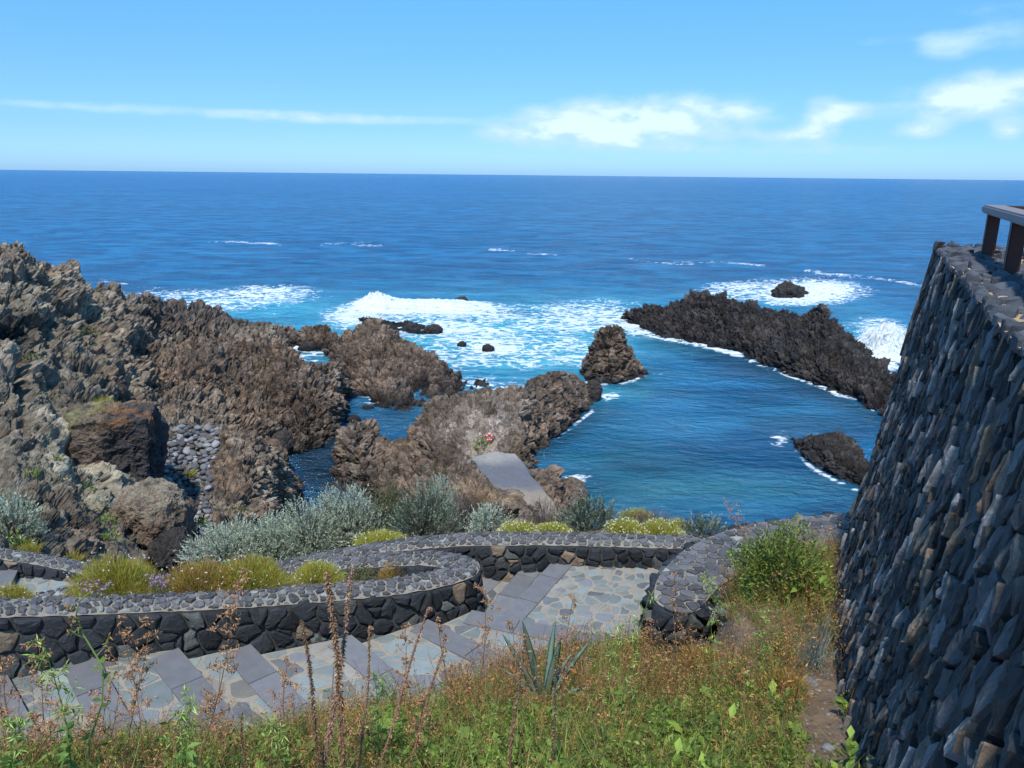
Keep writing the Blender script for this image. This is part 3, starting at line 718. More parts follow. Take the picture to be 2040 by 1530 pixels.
blob_rock('sea_rock', wp(733, 813, z=.05), (.55, .4, .3), 'dark', 29, 'barely awash rock in the channel below the long brown hump', amp=.3, sub=4, group='rocks standing in the sea')
blob_rock('sea_rock', wp(612, 694, z=.2), (1.1, .7, .7), 'dark', 30, 'black rock in white foam at the left foot of the long brown hump', amp=.35, sub=4, group='rocks standing in the sea')
blob_rock('sea_rock', wp(1182, 782, z=.8), (.8, .7, 1.3), 'dark', 31, 'upright dark rock tooth at the tip of the rounded dome', amp=.35, sub=4, group='rocks standing in the sea')
blob_rock('boulder', wp(1136, 985, z=.9), (1.15, 1.0, 1.1), 'brown', 32, 'brown boulder at the pool edge below the knobbly shoulder', amp=.3)
blob_rock('boulder', wp(560, 888, z=.6), (1.0, .9, 1.2), 'dark', 33, 'dark boulder at the foot of the large brown bluff by the channel', amp=.3)
blob_rock('boulder', wp(535, 915, z=1.2), (1.4, 1.1, 1.4), 'mid', 34, 'dark grey boulder wedged between the bluff and the pale knob', amp=.3)
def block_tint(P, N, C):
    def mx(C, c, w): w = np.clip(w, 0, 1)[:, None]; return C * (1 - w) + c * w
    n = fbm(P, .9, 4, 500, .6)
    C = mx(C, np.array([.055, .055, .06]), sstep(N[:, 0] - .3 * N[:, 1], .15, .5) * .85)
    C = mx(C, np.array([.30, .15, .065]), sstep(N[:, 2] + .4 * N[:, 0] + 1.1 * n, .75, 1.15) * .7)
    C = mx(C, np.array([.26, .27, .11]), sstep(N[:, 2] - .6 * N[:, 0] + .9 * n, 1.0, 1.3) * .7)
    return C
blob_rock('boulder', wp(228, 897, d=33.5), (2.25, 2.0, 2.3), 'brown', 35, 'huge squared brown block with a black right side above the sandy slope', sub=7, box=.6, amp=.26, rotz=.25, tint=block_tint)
blob_rock('boulder', wp(305, 1042, d=27.2), (1.45, 1.4, 1.6), 'pale', 36, 'hollowed tan boulder with orange lichen behind the yellow green bushes', sub=7, box=.25, amp=.24)
blob_rock('boulder', wp(345, 1105, d=25.5), (.75, .8, .9), 'dark', 37, 'dark stone under the hollow of the tan boulder', sub=5, amp=.3)

# ------------------------------------------------------------------ terrace on the promontory
def patch(name, ribs, nu, nv, mat, col, amp=.02, freq=1.0, colvar=None, kind='structure', post=None):
    G = loft(ribs, nu, nv)
    if post: G = post(G)
    P = G.reshape(-1, 3); N = normals(G).reshape(-1, 3)
    s = -1 if np.mean(N[:, 2]) < 0 else 1
    P = P + s * N * (amp * fbm(P, freq, 4, 600, .55))[:, None]
    C = np.tile(np.array(col), (len(P), 1))
    if colvar is not None: C = colvar(P, C)
    F = gridF(nu, nv); F = F[:, ::-1] if s < 0 else F
    o = obj(name, mesh_np(name, P, F, C, True), mat); tag(o, kind=kind)
    return o, P, F, G
def prow(*p): return [W(x, y, d=d) + np.array([0, 0, -.02]) for x, y, d in p]
def terr_col(P, C):
    px, py = proj(P); n = fbm(P, .7, 4, 610)
    w = sstep(py + 18 * n, 935, 905)[:, None]; C = C * (1 - w) + np.array([.31, .29, .25]) * w
    w = (sstep(py + 14 * n, 965, 985) * .7)[:, None]; return C * (1 - w) + np.array([.32, .25, .18]) * w
terr = [prow((900, 905, 48.4), (922, 930, 46.4), (948, 960, 44.4), (975, 984, 42.9), (1004, 1010, 41.2)),
        prow((940, 893, 49.2), (965, 928, 46.4), (996, 962, 44.1), (1024, 986, 42.7), (1046, 1012, 41.2)),
        prow((985, 884, 49.8), (1010, 922, 46.9), (1042, 960, 44.3), (1070, 986, 42.8), (1085, 1012, 41.3)),
        prow((1030, 890, 49.4), (1056, 922, 46.9), (1080, 957, 44.6), (1104, 987, 42.8), (1120, 1012, 41.4))]
def terr_post(G):
    n, m = G.shape[:2]; u = np.linspace(0, 1, n)[:, None]; v = np.linspace(0, 1, m)[None]
    e = np.minimum(np.minimum(u, 1 - u) * 1.0, np.minimum(v, 1 - v) * .9) + .055 * fbm(G.reshape(-1, 3), .9, 3, 660).reshape(n, m)
    G = G.copy(); G[..., 2] -= .75 * sstep(e, .15, .0); return G
patch('terrace', terr, 160, 200, M_GRAVEL, (.135, .135, .15), .05, .9, terr_col, post=terr_post)

def bvh_of(P, F):
    return BVHTree.FromPolygons([tuple(p) for p in P.tolist()], [tuple(f) for f in F.tolist()])
BV = {'cliff': bvh_of(cliffP, cliffF), 'prom': bvh_of(promP, promF)}
for k in list(ROCKS):
    if k.startswith('rock_'): BV[k] = bvh_of(*ROCKS[k])
def hit(px, py, keys=None):
    d = Vector(ray(px, py).tolist()).normalized(); best = None
    for k, b in BV.items():
        if keys and k not in keys: continue
        loc, nrm, idx, dist = b.ray_cast(Vector(CAM.tolist()), d)
        if loc is not None and (best is None or dist < best[1]): best = (np.array(loc), dist)
    return best[0] if best else None

# ------------------------------------------------------------------ lifebuoy
p = hit(975, 882)
if p is None: p = W(975, 882, d=50)
buoy = empty('lifebuoy', p, 'orange ring lifebuoy with white bands hung on its post on the promontory', 'lifebuoy')
def torus_mesh(R_, r_, a0, a1, n=40, m=10):
    t = np.linspace(a0, a1, n); s = np.linspace(0, 2 * np.pi, m, endpoint=False)
    tt, ss = np.meshgrid(t, s, indexing='ij')
    V = np.stack([(R_ + r_ * np.cos(ss)) * np.cos(tt), r_ * np.sin(ss) * .8, (R_ + r_ * np.cos(ss)) * np.sin(tt)], -1).reshape(-1, 3)
    return V, gridF(n, m, True)
V, F = torus_mesh(.21, .062, 0, 2 * np.pi, 48)
obj('ring', mesh_np('ring', V, F, None, True), M_ORANGE, buoy, (0, -.12, .42))
for k in range(4):
    a = math.pi / 4 + k * math.pi / 2
    V, F = torus_mesh(.21, .066, a - .13, a + .13, 6)
    obj('band', mesh_np('band', V, F, None, True), M_WHITE, buoy, (0, -.12, .42))
def boxV(x0, x1, y0, y1, z0, z1):
    V = np.array([(x, y, z) for x in (x0, x1) for y in (y0, y1) for z in (z0, z1)], float)
    F = np.array([(0, 1, 3, 2), (4, 6, 7, 5), (0, 4, 5, 1), (2, 3, 7, 6), (0, 2, 6, 4), (1, 5, 7, 3)]); return V, F
def bevel_box(name, dims, mat, parent, loc=(0, 0, 0), bev=.008):
    import bmesh
    V, F = boxV(*dims); me = mesh_np(name, V, F); bm = bmesh.new(); bm.from_mesh(me)
    bmesh.ops.bevel(bm, geom=bm.edges[:], offset=bev, segments=2, affect='EDGES'); bm.to_mesh(me); bm.free()
    return obj(name, me, mat, parent, loc)
bevel_box('post', (-.03, .03, -.03, .03, -.5, .72), M_WHITE, buoy)
bevel_box('backboard', (-.09, .09, -.045, -.032, .36, .74), M_WHITE, buoy)

# ------------------------------------------------------------------ voronoi stonework
def vor_cells(seeds, box, clip_n=14):
    """seeds (n,2) -> list of polygons"""
    S2 = np.asarray(seeds); out = []
    for i, s in enumerate(S2):
        d = np.hypot(S2[:, 0] - s[0], S2[:, 1] - s[1]); nb = np.argsort(d)[1:clip_n + 1]
        r = 3 * d[nb[min(4, len(nb) - 1)]]
        poly = [(max(box[0], s[0] - r), max(box[1], s[1] - r)), (min(box[2], s[0] + r), max(box[1], s[1] - r)),
                (min(box[2], s[0] + r), min(box[3], s[1] + r)), (max(box[0], s[0] - r), min(box[3], s[1] + r))]
        for j in nb:
            q = S2[j]; nx, ny = q[0] - s[0], q[1] - s[1]; c = nx * (q[0] + s[0]) / 2 + ny * (q[1] + s[1]) / 2
            new = []
            for a in range(len(poly)):
                A, B_ = poly[a], poly[(a + 1) % len(poly)]
                da = nx * A[0] + ny * A[1] - c; db = nx * B_[0] + ny * B_[1] - c
                if da <= 0: new.append(A)
                if (da < 0) != (db < 0):
                    t = da / (da - db); new.append((A[0] + t * (B_[0] - A[0]), A[1] + t * (B_[1] - A[1])))
            poly = new
            if len(poly) < 3: break
        out.append(poly if len(poly) >= 3 else None)
    return out
def jit_seeds(x0, y0, x1, y1, sx, sy, jit=.75, rnd=random):
    L = []
    ny = max(1, round((y1 - y0) / sy)); nx = max(1, round((x1 - x0) / sx))
    for j in range(ny):
        for i in range(nx):
            L.append((x0 + (i + .5 + (.5 if j % 2 else 0) * .8 + jit * (rnd.random() - .5)) * (x1 - x0) / nx,
                      y0 + (j + .5 + jit * (rnd.random() - .5)) * (y1 - y0) / ny))
    return np.array(L)
def inset_round(poly, gap):
    P = np.array(poly); c = P.mean(0)
    r = np.linalg.norm(P - c, axis=1).mean()
    if r < gap * 1.6: return None
    # area centroid-based shrink by gap measured from edges
    inr = 1e9
    for a in range(len(P)):
        A, B_ = P[a], P[(a + 1) % len(P)]; e = B_ - A; L = np.linalg.norm(e)
        if L < 1e-6: continue
        inr = min(inr, abs(e[0] * (c[1] - A[1]) - e[1] * (c[0] - A[0])) / L)
    k = max(0.35, 1 - gap / max(inr, 1e-4)); P = c + (P - c) * k
    Q = []
    for a in range(len(P)):
        A, B_ = P[a], P[(a + 1) % len(P)]
        n_ = np.array([random.gauss(0, 1), random.gauss(0, 1)]) * np.linalg.norm(B_ - A) * .06; Q.append(A * .92 + B_ * .08); Q.append(A * .5 + B_ * .5 + n_); Q.append(A * .08 + B_ * .92)
    return np.array(Q)
class SB:
    """collects stones"""
    def __init__(s): s.V = []; s.F4 = []; s.F3 = []; s.C = []; s.n = 0
    def stone(s, poly, fn, H, col, rough=.006, tilt=0.0, dome=.25, flat=False):
        k = len(poly); c = poly.mean(0)
        rings = [(1.0, -.012), (.985, H * .55), (.90, H * .9), (.6, H * (1 + dome * .5))] if not flat else [(1.0, -.02), (.965, H * .9), (.75, H), (.4, H)]
        a = random.random() * 6.28; base = s.n
        tx, ty = math.cos(a) * tilt, math.sin(a) * tilt; R_ = np.linalg.norm(poly - c, axis=1).mean()
        for (f, h) in rings:
            q = c + (poly - c) * f
            for uv in q:
                hh = h + (tx * (uv[0] - c[0]) + ty * (uv[1] - c[1])) / R_ * H if h > 0 else h
                s.V.append(fn(uv[0], uv[1], hh + (random.random() - .5) * rough))
        s.V.append(fn(c[0], c[1], H * (1 + dome * .6)))
        m = len(rings)
        for r in range(m - 1):
            for i in range(k):
                j = (i + 1) % k; s.F4.append((base + r * k + i, base + r * k + j, base + (r + 1) * k + j, base + (r + 1) * k + i))
        for i in range(k): s.F3.append((base + (m - 1) * k + i, base + (m - 1) * k + (i + 1) % k, base + m * k))
        s.C += [col] * (m * k + 1); s.n += m * k + 1
    def raw(s, V, F, col):
        V = list(V)
        for f in F: (s.F4 if len(f) == 4 else s.F3).append(tuple(int(q) + s.n for q in f))
        s.V += [tuple(v) for v in V]; s.C += [col] * len(V) if np.ndim(col) == 1 else [tuple(c) for c in col]; s.n += len(V)
    def build(s, name, mat, parent=None):
        F = []
        if s.F4: F.append(np.array(s.F4))
        if s.F3: F.append(np.array(s.F3))
        return obj(name, mesh_np(name, np.array(s.V), F, np.array(s.C)), mat, parent)
def wall_col():
    r = random.random(); v = .7 + .6 * random.random()
    if r < .05: return tuple(q * v for q in (.18, .135, .095))
    if r < .14: return tuple(q * v for q in (.085, .09, .085))
    return tuple(q * v for q in (.026, .029, .034))
def cap_col():
    r = random.random(); v = .5 + .9 * random.random()
    if r < .06: return tuple(q * v for q in (.24, .25, .23))
    return tuple(q * v for q in (.112, .110, .114))
def flag_col():
    r = random.random(); v = .65 + .6 * random.random()
    if r < .2: return tuple(q * v for q in (.25, .23, .20))
    if r < .4: return tuple(q * v for q in (.165, .17, .185))
    return tuple(q * v for q in (.205, .232, .225))
MORT = np.array([.30, .265, .215])
def polyline(pts, step):
    A = np.array(pts, float); seg = np.linalg.norm(np.diff(A[:, :2], axis=0), axis=1); s = np.concatenate([[0], np.cumsum(seg)])
    n = max(2, int(s[-1] / step)); fine = catmull(A, 40 * len(A))
    seg = np.linalg.norm(np.diff(fine[:, :2], axis=0), axis=1); s = np.concatenate([[0], np.cumsum(seg)])
    u = np.linspace(0, s[-1], n); return np.stack([np.interp(u, s, fine[:, k]) for k in range(A.shape[1])], 1), u
def build_wall(name, pts, width, label, sx=.27, sy=.19, gap=.008, capx=.2, capgap=.008, caps=(True, True), sides=(1, -1), H=.03, cat='stone wall', capmort=.5):
    """pts: centre line (x, y, ztop, zbase[, width]); stones on both faces and on the top"""
    C, u = polyline(pts, .06); n = len(C)
    Tn = np.gradient(C[:, :2], axis=0); Tn /= np.linalg.norm(Tn, axis=1)[:, None]; Nn = np.stack([-Tn[:, 1], Tn[:, 0]], 1)
    wv = C[:, 4] if C.shape[1] > 4 else np.full(n, width)
    root = empty(name, (C[n // 2, 0], C[n // 2, 1], C[n // 2, 3]), label, cat)
    inv = np.array([C[n // 2, 0], C[n // 2, 1], C[n // 2, 3]])
    # outline around the wall (closed)
    L = C[:, :2] + Nn * (wv[:, None] / 2); Rr = C[:, :2] - Nn * (wv[:, None] / 2)
    def arc(i, sgn):
        c = C[i, :2]; t = Tn[i] * sgn; nn = Nn[i] * (1 if sgn > 0 else -1); r = wv[i] / 2
        return [c + r * (math.cos(a) * nn + math.sin(a) * t * .9) for a in np.linspace(0, math.pi, 9)[1:-1]]
    out = list(L) + arc(n - 1, 1) + list(Rr[::-1]) + arc(0, -1)
    zt = list(C[:, 2]) + [C[-1, 2]] * 7 + list(C[::-1, 2]) + [C[0, 2]] * 7
    zb = list(C[:, 3]) + [C[-1, 3]] * 7 + list(C[::-1, 3]) + [C[0, 3]] * 7
    out.append(out[0]); zt.append(zt[0]); zb.append(zb[0])
    O = np.array(out); zt = np.array(zt); zb = np.array(zb)
    per = np.concatenate([[0], np.cumsum(np.linalg.norm(np.diff(O, axis=0), axis=1))]); PL = per[-1]
    tg = np.gradient(O, axis=0); tg /= np.linalg.norm(tg, axis=1)[:, None] + 1e-9; on = np.stack([-tg[:, 1], tg[:, 0]], 1)
    if np.dot(on[5], Nn[5]) < 0: on = -on
    hmax = (zt - zb).max()
    def face(uu, vv, h):
        uu = min(max(uu, 0), PL)
        x = np.interp(uu, per, O[:, 0]); y = np.interp(uu, per, O[:, 1]); nx = np.interp(uu, per, on[:, 0]); ny = np.interp(uu, per, on[:, 1])
        t_ = np.interp(uu, per, zt); bt = .05 * vv
        return (x + nx * (h + bt) - inv[0], y + ny * (h + bt) - inv[1], t_ - vv - inv[2])
    body = SB(); m = 10
    nu = max(20, int(PL / .06)); us = np.linspace(0, PL, nu); vs = np.linspace(0, 1, m)
    V = []
    for a in us:
        hb = np.interp(a, per, zt) - np.interp(a, per, zb)
        for b in vs:
            V.append(face(a, b * hb, -.004 + .01 * (random.random() - .5)))
    body.raw(V, gridF(nu, m), (.07, .068, .065))
    # top
    V = []
    for i in range(n):
        for f in np.linspace(-1, 1, 9):
            q = C[i, :2] + Nn[i] * wv[i] / 2 * f * 1.0
            V.append((q[0] - inv[0], q[1] - inv[1], C[i, 2] - inv[2] + .004 + .02 * (1 - f * f) + .012 * (random.random() - .5)))
    body.raw(V, gridF(n, 9), tuple(MORT * .9))
    for i, sgn in ((n - 1, 1), (0, -1)):
        ring = [C[i, :2] + Nn[i] * wv[i] / 2 * (1 if sgn > 0 else -1)] + arc(i, sgn) + [C[i, :2] - Nn[i] * wv[i] / 2 * (1 if sgn > 0 else -1)]
        V = [(q[0] - inv[0], q[1] - inv[1], C[i, 2] - inv[2] + .004) for q in ring] + [(C[i, 0] - inv[0], C[i, 1] - inv[1], C[i, 2] - inv[2] + .02)]
        body.raw(V, [(a, a + 1, len(ring)) for a in range(len(ring) - 1)], tuple(MORT * .9))
    body.build('mortar_core', M_MORTAR, root).location = (0, 0, 0)
    st = SB()
    seeds = jit_seeds(-.3, 0, PL + .3, hmax + .1, sx, sy, 1.15)
    for poly in vor_cells(seeds, (0, .0, PL, hmax)):
        if poly is None: continue
        q = inset_round(poly, gap)
        if q is None: continue
        c = q.mean(0)
        if c[0] < 0 or c[0] > PL: continue
        hb = np.interp(c[0], per, zt) - np.interp(c[0], per, zb)
        if c[1] > hb + .05: continue
        st.stone(q, face, H * (.6 + .8 * random.random()), wall_col(), .009, .5)
    st.build('face_stones', M_STONE, root)
    # cap stones in plan, clamped to the wall's width
    x0, y0 = O.min(0); x1, y1 = O.max(0)
    sd_ = jit_seeds(x0 - .3, y0 - .3, x1 + .3, y1 + .3, capx, capx * .7, .8)
    def near(q):
        d = np.hypot(C[:, 0] - q[0], C[:, 1] - q[1]); i = int(d.argmin()); return d[i], i
    keep = [s for s in sd_ if near(s)[0] < wv.max() / 2 + .4]
    cells = vor_cells(np.array(keep), (x0 - 1, y0 - 1, x1 + 1, y1 + 1))
    cs = SB()
    def top(xx, yy, h):
        d, i = near((xx, yy)); r = wv[i] / 2 + .012
        if d > r: xx = C[i, 0] + (xx - C[i, 0]) * r / d; yy = C[i, 1] + (yy - C[i, 1]) * r / d
        f = min(1, d / (wv[i] / 2)); return (xx - inv[0], yy - inv[1], C[i, 2] + .012 + .02 * (1 - f * f) + h - inv[2])
    for s, poly in zip(keep, cells):
        if poly is None: continue
        d, i = near(s)
        if d > wv[i] / 2 * 1.12: continue
        cl = []
        for q in poly:
            d, i = near(q); r = wv[i] / 2
            cl.append((C[i, 0] + (q[0] - C[i, 0]) * r / d, C[i, 1] + (q[1] - C[i, 1]) * r / d) if d > r else q)
        q = inset_round(cl, capgap * (.6 + .8 * random.random()))
        if q is None: continue
        cs.stone(q, top, .007 + .009 * random.random(), cap_col(), .003, .5)
    cs.build('cap_stones', M_STONE, root)
    return root

def wc(px, py, zt, zb, w=None, dx=0, dy=0):
    p_ = W(px, py, z=zt); r = [p_[0] + dx, p_[1] + dy, zt, zb]
    if w: r.append(w)
    return r
# hairpin planter wall: near arm (left to right), bend, back arm
w1 = [wc(-400, 1216, 18.9, 18.0, .3), wc(-200, 1215, 18.72, 17.95, .3), wc(0, 1213, 18.50, 17.9, .31), wc(200, 1207, 18.34, 17.75, .31), wc(400, 1199, 18.19, 17.6, .32), wc(560, 1189, 18.07, 17.5, .33),
      wc(700, 1178, 17.96, 17.4, .34), wc(800, 1167, 17.88, 17.3, .35), wc(880, 1152, 17.79, 17.2, .37), wc(921, 1136, 17.73, 17.1, .37), wc(912, 1122, 17.68, 16.95, .37),
      wc(850, 1113, 17.58, 16.8, .38), wc(760, 1116, 17.44, 16.6, .38), wc(660, 1124, 17.3, 16.4, .38), wc(540, 1138, 17.1, 16.3, .38), wc(420, 1152, 16.9, 16.2, .38)]
build_wall('stone_wall', w1, .40, 'curving dry laid black wall with pale mortared cap bending round the planted bed', capx=.105, sx=.19, sy=.145)
w2 = [wc(400, 1165, 16.65, 16.0), wc(500, 1143, 16.85, 16.1), wc(600, 1122, 17.05, 16.2), wc(700, 1102, 17.25, 16.4), wc(800, 1086, 17.4, 16.7), wc(900, 1077, 17.48, 16.9), wc(1000, 1074, 17.53, 17.1),
      wc(1100, 1074, 17.55, 17.2), wc(1200, 1076, 17.56, 17.25), wc(1300, 1079, 17.57, 17.25), wc(1400, 1082, 17.58, 17.25), wc(1500, 1086, 17.6, 17.2)]
build_wall('stone_wall', w2, .36, 'long low black stone wall behind the landing with bushes growing along its far side', capx=.11, sx=.17, sy=.12)
w4 = [wc(1352, 1196, 17.86, 17.1, .5), wc(1362, 1172, 17.83, 17.1, .58), wc(1385, 1145, 17.74, 17.1, .66), wc(1440, 1108, 17.66, 17.1, .8), wc(1540, 1078, 17.62, 17.1, .95), wc(1660, 1062, 17.62, 17.1, 1.0), wc(1800, 1050, 17.62, 17.1, 1.0)]
build_wall('stone_wall', w4, .7, 'wide black stone wall end at the right of the landing, its rubble top running back to the tall wall', capx=.17, sx=.2, sy=.16, H=.07)
w3 = [wc(-120, 1088, 15.7, 15.2), wc(0, 1103, 15.58, 15.15), wc(90, 1117, 15.48, 15.05), wc(175, 1134, 15.42, 15.0), wc(260, 1152, 15.36, 14.9)]
build_wall('stone_wall', w3, .34, 'low black stone wall at far left beyond the lower path with flowering cushions on it', capx=.12, sx=.2, sy=.14)
w3b = [wc(20, 1199, 15.8, 15.2), wc(70, 1190, 15.75, 15.1), wc(125, 1180, 15.7, 15.0), wc(190, 1170, 15.6, 14.9)]
build_wall('stone_wall', w3b, .26, 'short dark kerb wall between the lower path and the planted bed at far left', capx=.13, sx=.2, sy=.15)

# ------------------------------------------------------------------ paved path
def quad_interp(Q, a, b):
    return (Q[0] * (1 - a) + Q[1] * a) * (1 - b) + (Q[3] * (1 - a) + Q[2] * a) * b
def pave(Q, z, sb, base, size=.3, gap=.014, top=None):
    """Q: four XY corners; flagstones over a mortar sheet at height z"""
    Q = [np.array(q[:2]) for q in Q]
    L1 = (np.linalg.norm(Q[1] - Q[0]) + np.linalg.norm(Q[2] - Q[3])) / 2; L2 = (np.linalg.norm(Q[3] - Q[0]) + np.linalg.norm(Q[2] - Q[1])) / 2
    zf = z if callable(z) else (lambda a, b: z)
    def fn(u, v, h):
        q = quad_interp(Q, u / L1, v / L2); return (q[0], q[1], zf(u / L1, v / L2) + h)
    nu, nv = max(2, int(L1 / .1)), max(2, int(L2 / .1))
    V = [fn(a * L1, b * L2, .001) for a in np.linspace(0, 1, nu) for b in np.linspace(0, 1, nv)]
    base.raw(V, gridF(nu, nv), tuple(MORT))
    seeds = jit_seeds(-.3, -.3, L1 + .3, L2 + .3, size, size * .72, 1.25)
    for poly in vor_cells(seeds, (0.0, 0.0, L1, L2)):
        if poly is None: continue
        q = inset_round(poly, gap * (.6 + .9 * random.random()))
        if q is None: continue
        c = q.mean(0)
        if not (0 < c[0] < L1 and 0 < c[1] < L2): continue
        sb.stone(q, fn, .009, flag_col(), .0015, .2, 0)
def slab(A, B_, w, z, sb, side, zb):
    """row of cut slabs along edge A-B, nose at A-B, extending to `side`, with a riser under the nose"""
    A, B_ = np.array(A[:2]), np.array(B_[:2]); L = np.linalg.norm(B_ - A); e = (B_ - A) / L; nrm = np.array([-e[1], e[0]]) * side
    n = max(1, round(L / .62)); x = 0
    for i in range(n):
        a, b = i * L / n + .006, (i + 1) * L / n - .006
        v = .85 + .3 * random.random(); col = tuple(q * v for q in (.165, .162, .168))
        P = []
        for s_ in (0, w):
            for t_ in (a, b):
                p_ = A + e * t_ + nrm * (s_ - .012); P.append(p_)
        top = z + .016 + random.random() * .003
        V = [(P[0][0], P[0][1], top), (P[1][0], P[1][1], top), (P[3][0], P[3][1], top), (P[2][0], P[2][1], top)]
        V += [(q[0], q[1], top - .035) for q in V]
        sb.raw(V, [(0, 1, 2, 3), (0, 4, 5, 1), (1, 5, 6, 2), (2, 6, 7, 3), (3, 7, 4, 0)], col)
def riser(A, B_, z1, z0, base):
    base.raw([(A[0], A[1], z1), (B_[0], B_[1], z1), (B_[0], B_[1], z0 - .05), (A[0], A[1], z0 - .05)], [(0, 1, 2, 3)], tuple(MORT * .6))
path = SB(); pbase = SB()
ZL = 17.30; ST = .12
def PZ(px, py, z): return W(px, py, z=z)[:2]
# landing
lan = [PZ(1092, 1113, ZL), PZ(1345, 1118, ZL), PZ(1330, 1300, ZL), PZ(1000, 1232, ZL)]
lan = [PZ(1135, 1104, ZL), PZ(1360, 1112, ZL), PZ(1320, 1310, ZL), PZ(1010, 1240, ZL)]
pave(lan, ZL, path, pbase, .165, .011)
# flight going down to the left behind the planter
nose = [((1117, 1106), (985, 1246)), ((1062, 1109), (958, 1232)), ((1009, 1112), (925, 1185)), ((952, 1119), (880, 1180)), ((890, 1125), (820, 1180)), ((825, 1132), (760, 1180))]
prev = None
for k, (a, b) in enumerate(nose):
    z = ZL - k * ST
    A, B_ = PZ(*a, z), PZ(*b, z)
    slab(A, B_, .25, z, path, 1, z - ST)
    riser(A, B_, z + .01, z - ST, pbase)
    if k > 0:
        pA, pB = PZ(*nose[k - 1][0], z + ST), PZ(*nose[k - 1][1], z + ST)
        pave([A, pA, pB, B_], z, path, pbase, .2, .012)
# flight going down to the left in front of the planter
nf = [((938, 1219), (1245, 1280)), ((850, 1237), (1075, 1345)), ((697, 1268), (880, 1415)), ((496, 1286), (680, 1475)), ((353, 1294), (520, 1490)), ((187, 1306), (300, 1510)), ((-5, 1318), (110, 1530)), ((-180, 1330), (-60, 1550)), ((-340, 1342), (-240, 1560))]
ZN = [ZL + q for q in (.12, .24, .36, .48, .60, .645, .69, .73, .77)]
for k, (a, b) in enumerate(nf):
    z = ZN[k]
    A, B_ = PZ(*a, z), PZ(*b, z)
    slab(A, B_, .26, z, path, -1, z - ST)
    riser(A, B_, z + .01, (ZN[k - 1] if k else ZL), pbase)
    if k < len(nf) - 1:
        pA, pB = PZ(*nf[k + 1][0], ZN[k + 1]), PZ(*nf[k + 1][1], ZN[k + 1])
        pave([pA, A, B_, pB], z, path, pbase, .3, .014)
pave([PZ(938, 1221, ZL), PZ(1010, 1226, ZL), PZ(1320, 1310, ZL), PZ(1245, 1285, ZL)], ZL - .003, path, pbase, .3, .014)
# lower path at far left
z = 15.25
pave([PZ(-120, 1118, z), PZ(38, 1134, z), PZ(15, 1178, z), PZ(-140, 1190, z)], z + .12, path, pbase, .3, .016)
slab(PZ(38, 1130, z + .12), PZ(17, 1174, z + .12), .32, z + .12, path, -1, z)
riser(PZ(38, 1130, z + .12), PZ(17, 1174, z + .12), z + .13, z, pbase)
pave([PZ(38, 1136, z), PZ(260, 1168, z - .1), PZ(220, 1190, z - .1), PZ(17, 1180, z)], z, path, pbase, .26, .014)
o = path.build('path', M_SLATE); tag(o, kind='structure')
o = pbase.build('path_bed', M_MORTAR); tag(o, kind='structure')

# ------------------------------------------------------------------ soil: foreground bank, right bed, planter, hillside
SOIL = np.array([.20, .135, .09])
def soil_col(P, C):
    n = fbm(P, 1.2, 4, 700, .6)[:, None]; w = np.clip(.5 + n, 0, 1); return C * (.7 + .5 * w) + np.array([.02, .02, .01]) * (1 - w)
def row(*p): 
    L = []
    for q in p:
        L.append(W(q[0], q[1], z=q[2]) if len(q) == 3 else np.array(q[1:]) )
    return L
def bank_rib(px, pts, Xb):
    # pts (py, z) from near to far
    L = [np.array([Xb * 1.0, -1.5, 20.2]), np.array([Xb * .9 + W(px, 1750, z=19.8)[0] * .1, .6, 20.0])]
    for py, z in pts: L.append(W(px, py, z=z))
    e = L[-1].copy(); e[2] -= .5; e[1] += .25; L.append(e)
    return L
bank = [
    bank_rib(-500, [(1700, 19.5), (1600, 19.3), (1575, 18.9), (1565, 18.5)], -4),
    bank_rib(-200, [(1700, 19.5), (1580, 19.2), (1555, 18.8), (1545, 18.4)], -3),
    bank_rib(50, [(1700, 19.5), (1545, 19.1), (1530, 18.6), (1520, 18.2)], -2),
    bank_rib(300, [(1700, 19.5), (1530, 19.05), (1510, 18.5), (1500, 18.05)], -1.2),
    bank_rib(520, [(1700, 19.5), (1525, 19.0), (1500, 18.4), (1478, 17.9)], -.6),
    bank_rib(700, [(1700, 19.5), (1520, 18.98), (1470, 18.25), (1436, 17.75)], 0),
    bank_rib(860, [(1700, 19.5), (1515, 18.95), (1448, 18.15), (1400, 17.6)], .5),
    bank_rib(1000, [(1700, 19.5), (1510, 18.95), (1420, 18.1), (1352, 17.45)], .9),
    bank_rib(1130, [(1700, 19.5), (1505, 18.95), (1405, 18.05), (1318, 17.35)], 1.2),
    bank_rib(1260, [(1700, 19.5), (1500, 18.95), (1385, 18.25), (1292, 17.4)], 1.5),
    bank_rib(1335, [(1700, 19.5), (1500, 18.95), (1395, 18.2), (1312, 17.36)], 1.8),
    bank_rib(1400, [(1700, 19.5), (1500, 18.98), (1385, 18.36), (1300, 17.6)], 2.0),
    bank_rib(1440, [(1700, 19.5), (1500, 18.98), (1365, 18.45), (1240, 17.8)], 2.1),
    bank_rib(1480, [(1700, 19.5), (1500, 19.0), (1340, 18.5), (1160, 17.86)], 2.2),
    bank_rib(1580, [(1700, 19.5), (1500, 19.05), (1320, 18.5), (1105, 17.82)], 2.5),
    bank_rib(1690, [(1700, 19.5), (1500, 19.1), (1320, 18.55), (1110, 17.85)], 2.9),
    bank_rib(1800, [(1700, 19.5), (1500, 19.1), (1320, 18.55), (1120, 17.85)], 3.4),
]
_, bankP, bankF, bankG = patch('bank', bank, 300, 260, M_SOIL, SOIL, .06, 2.5, soil_col)
BV['bank'] = bvh_of(bankP, bankF)
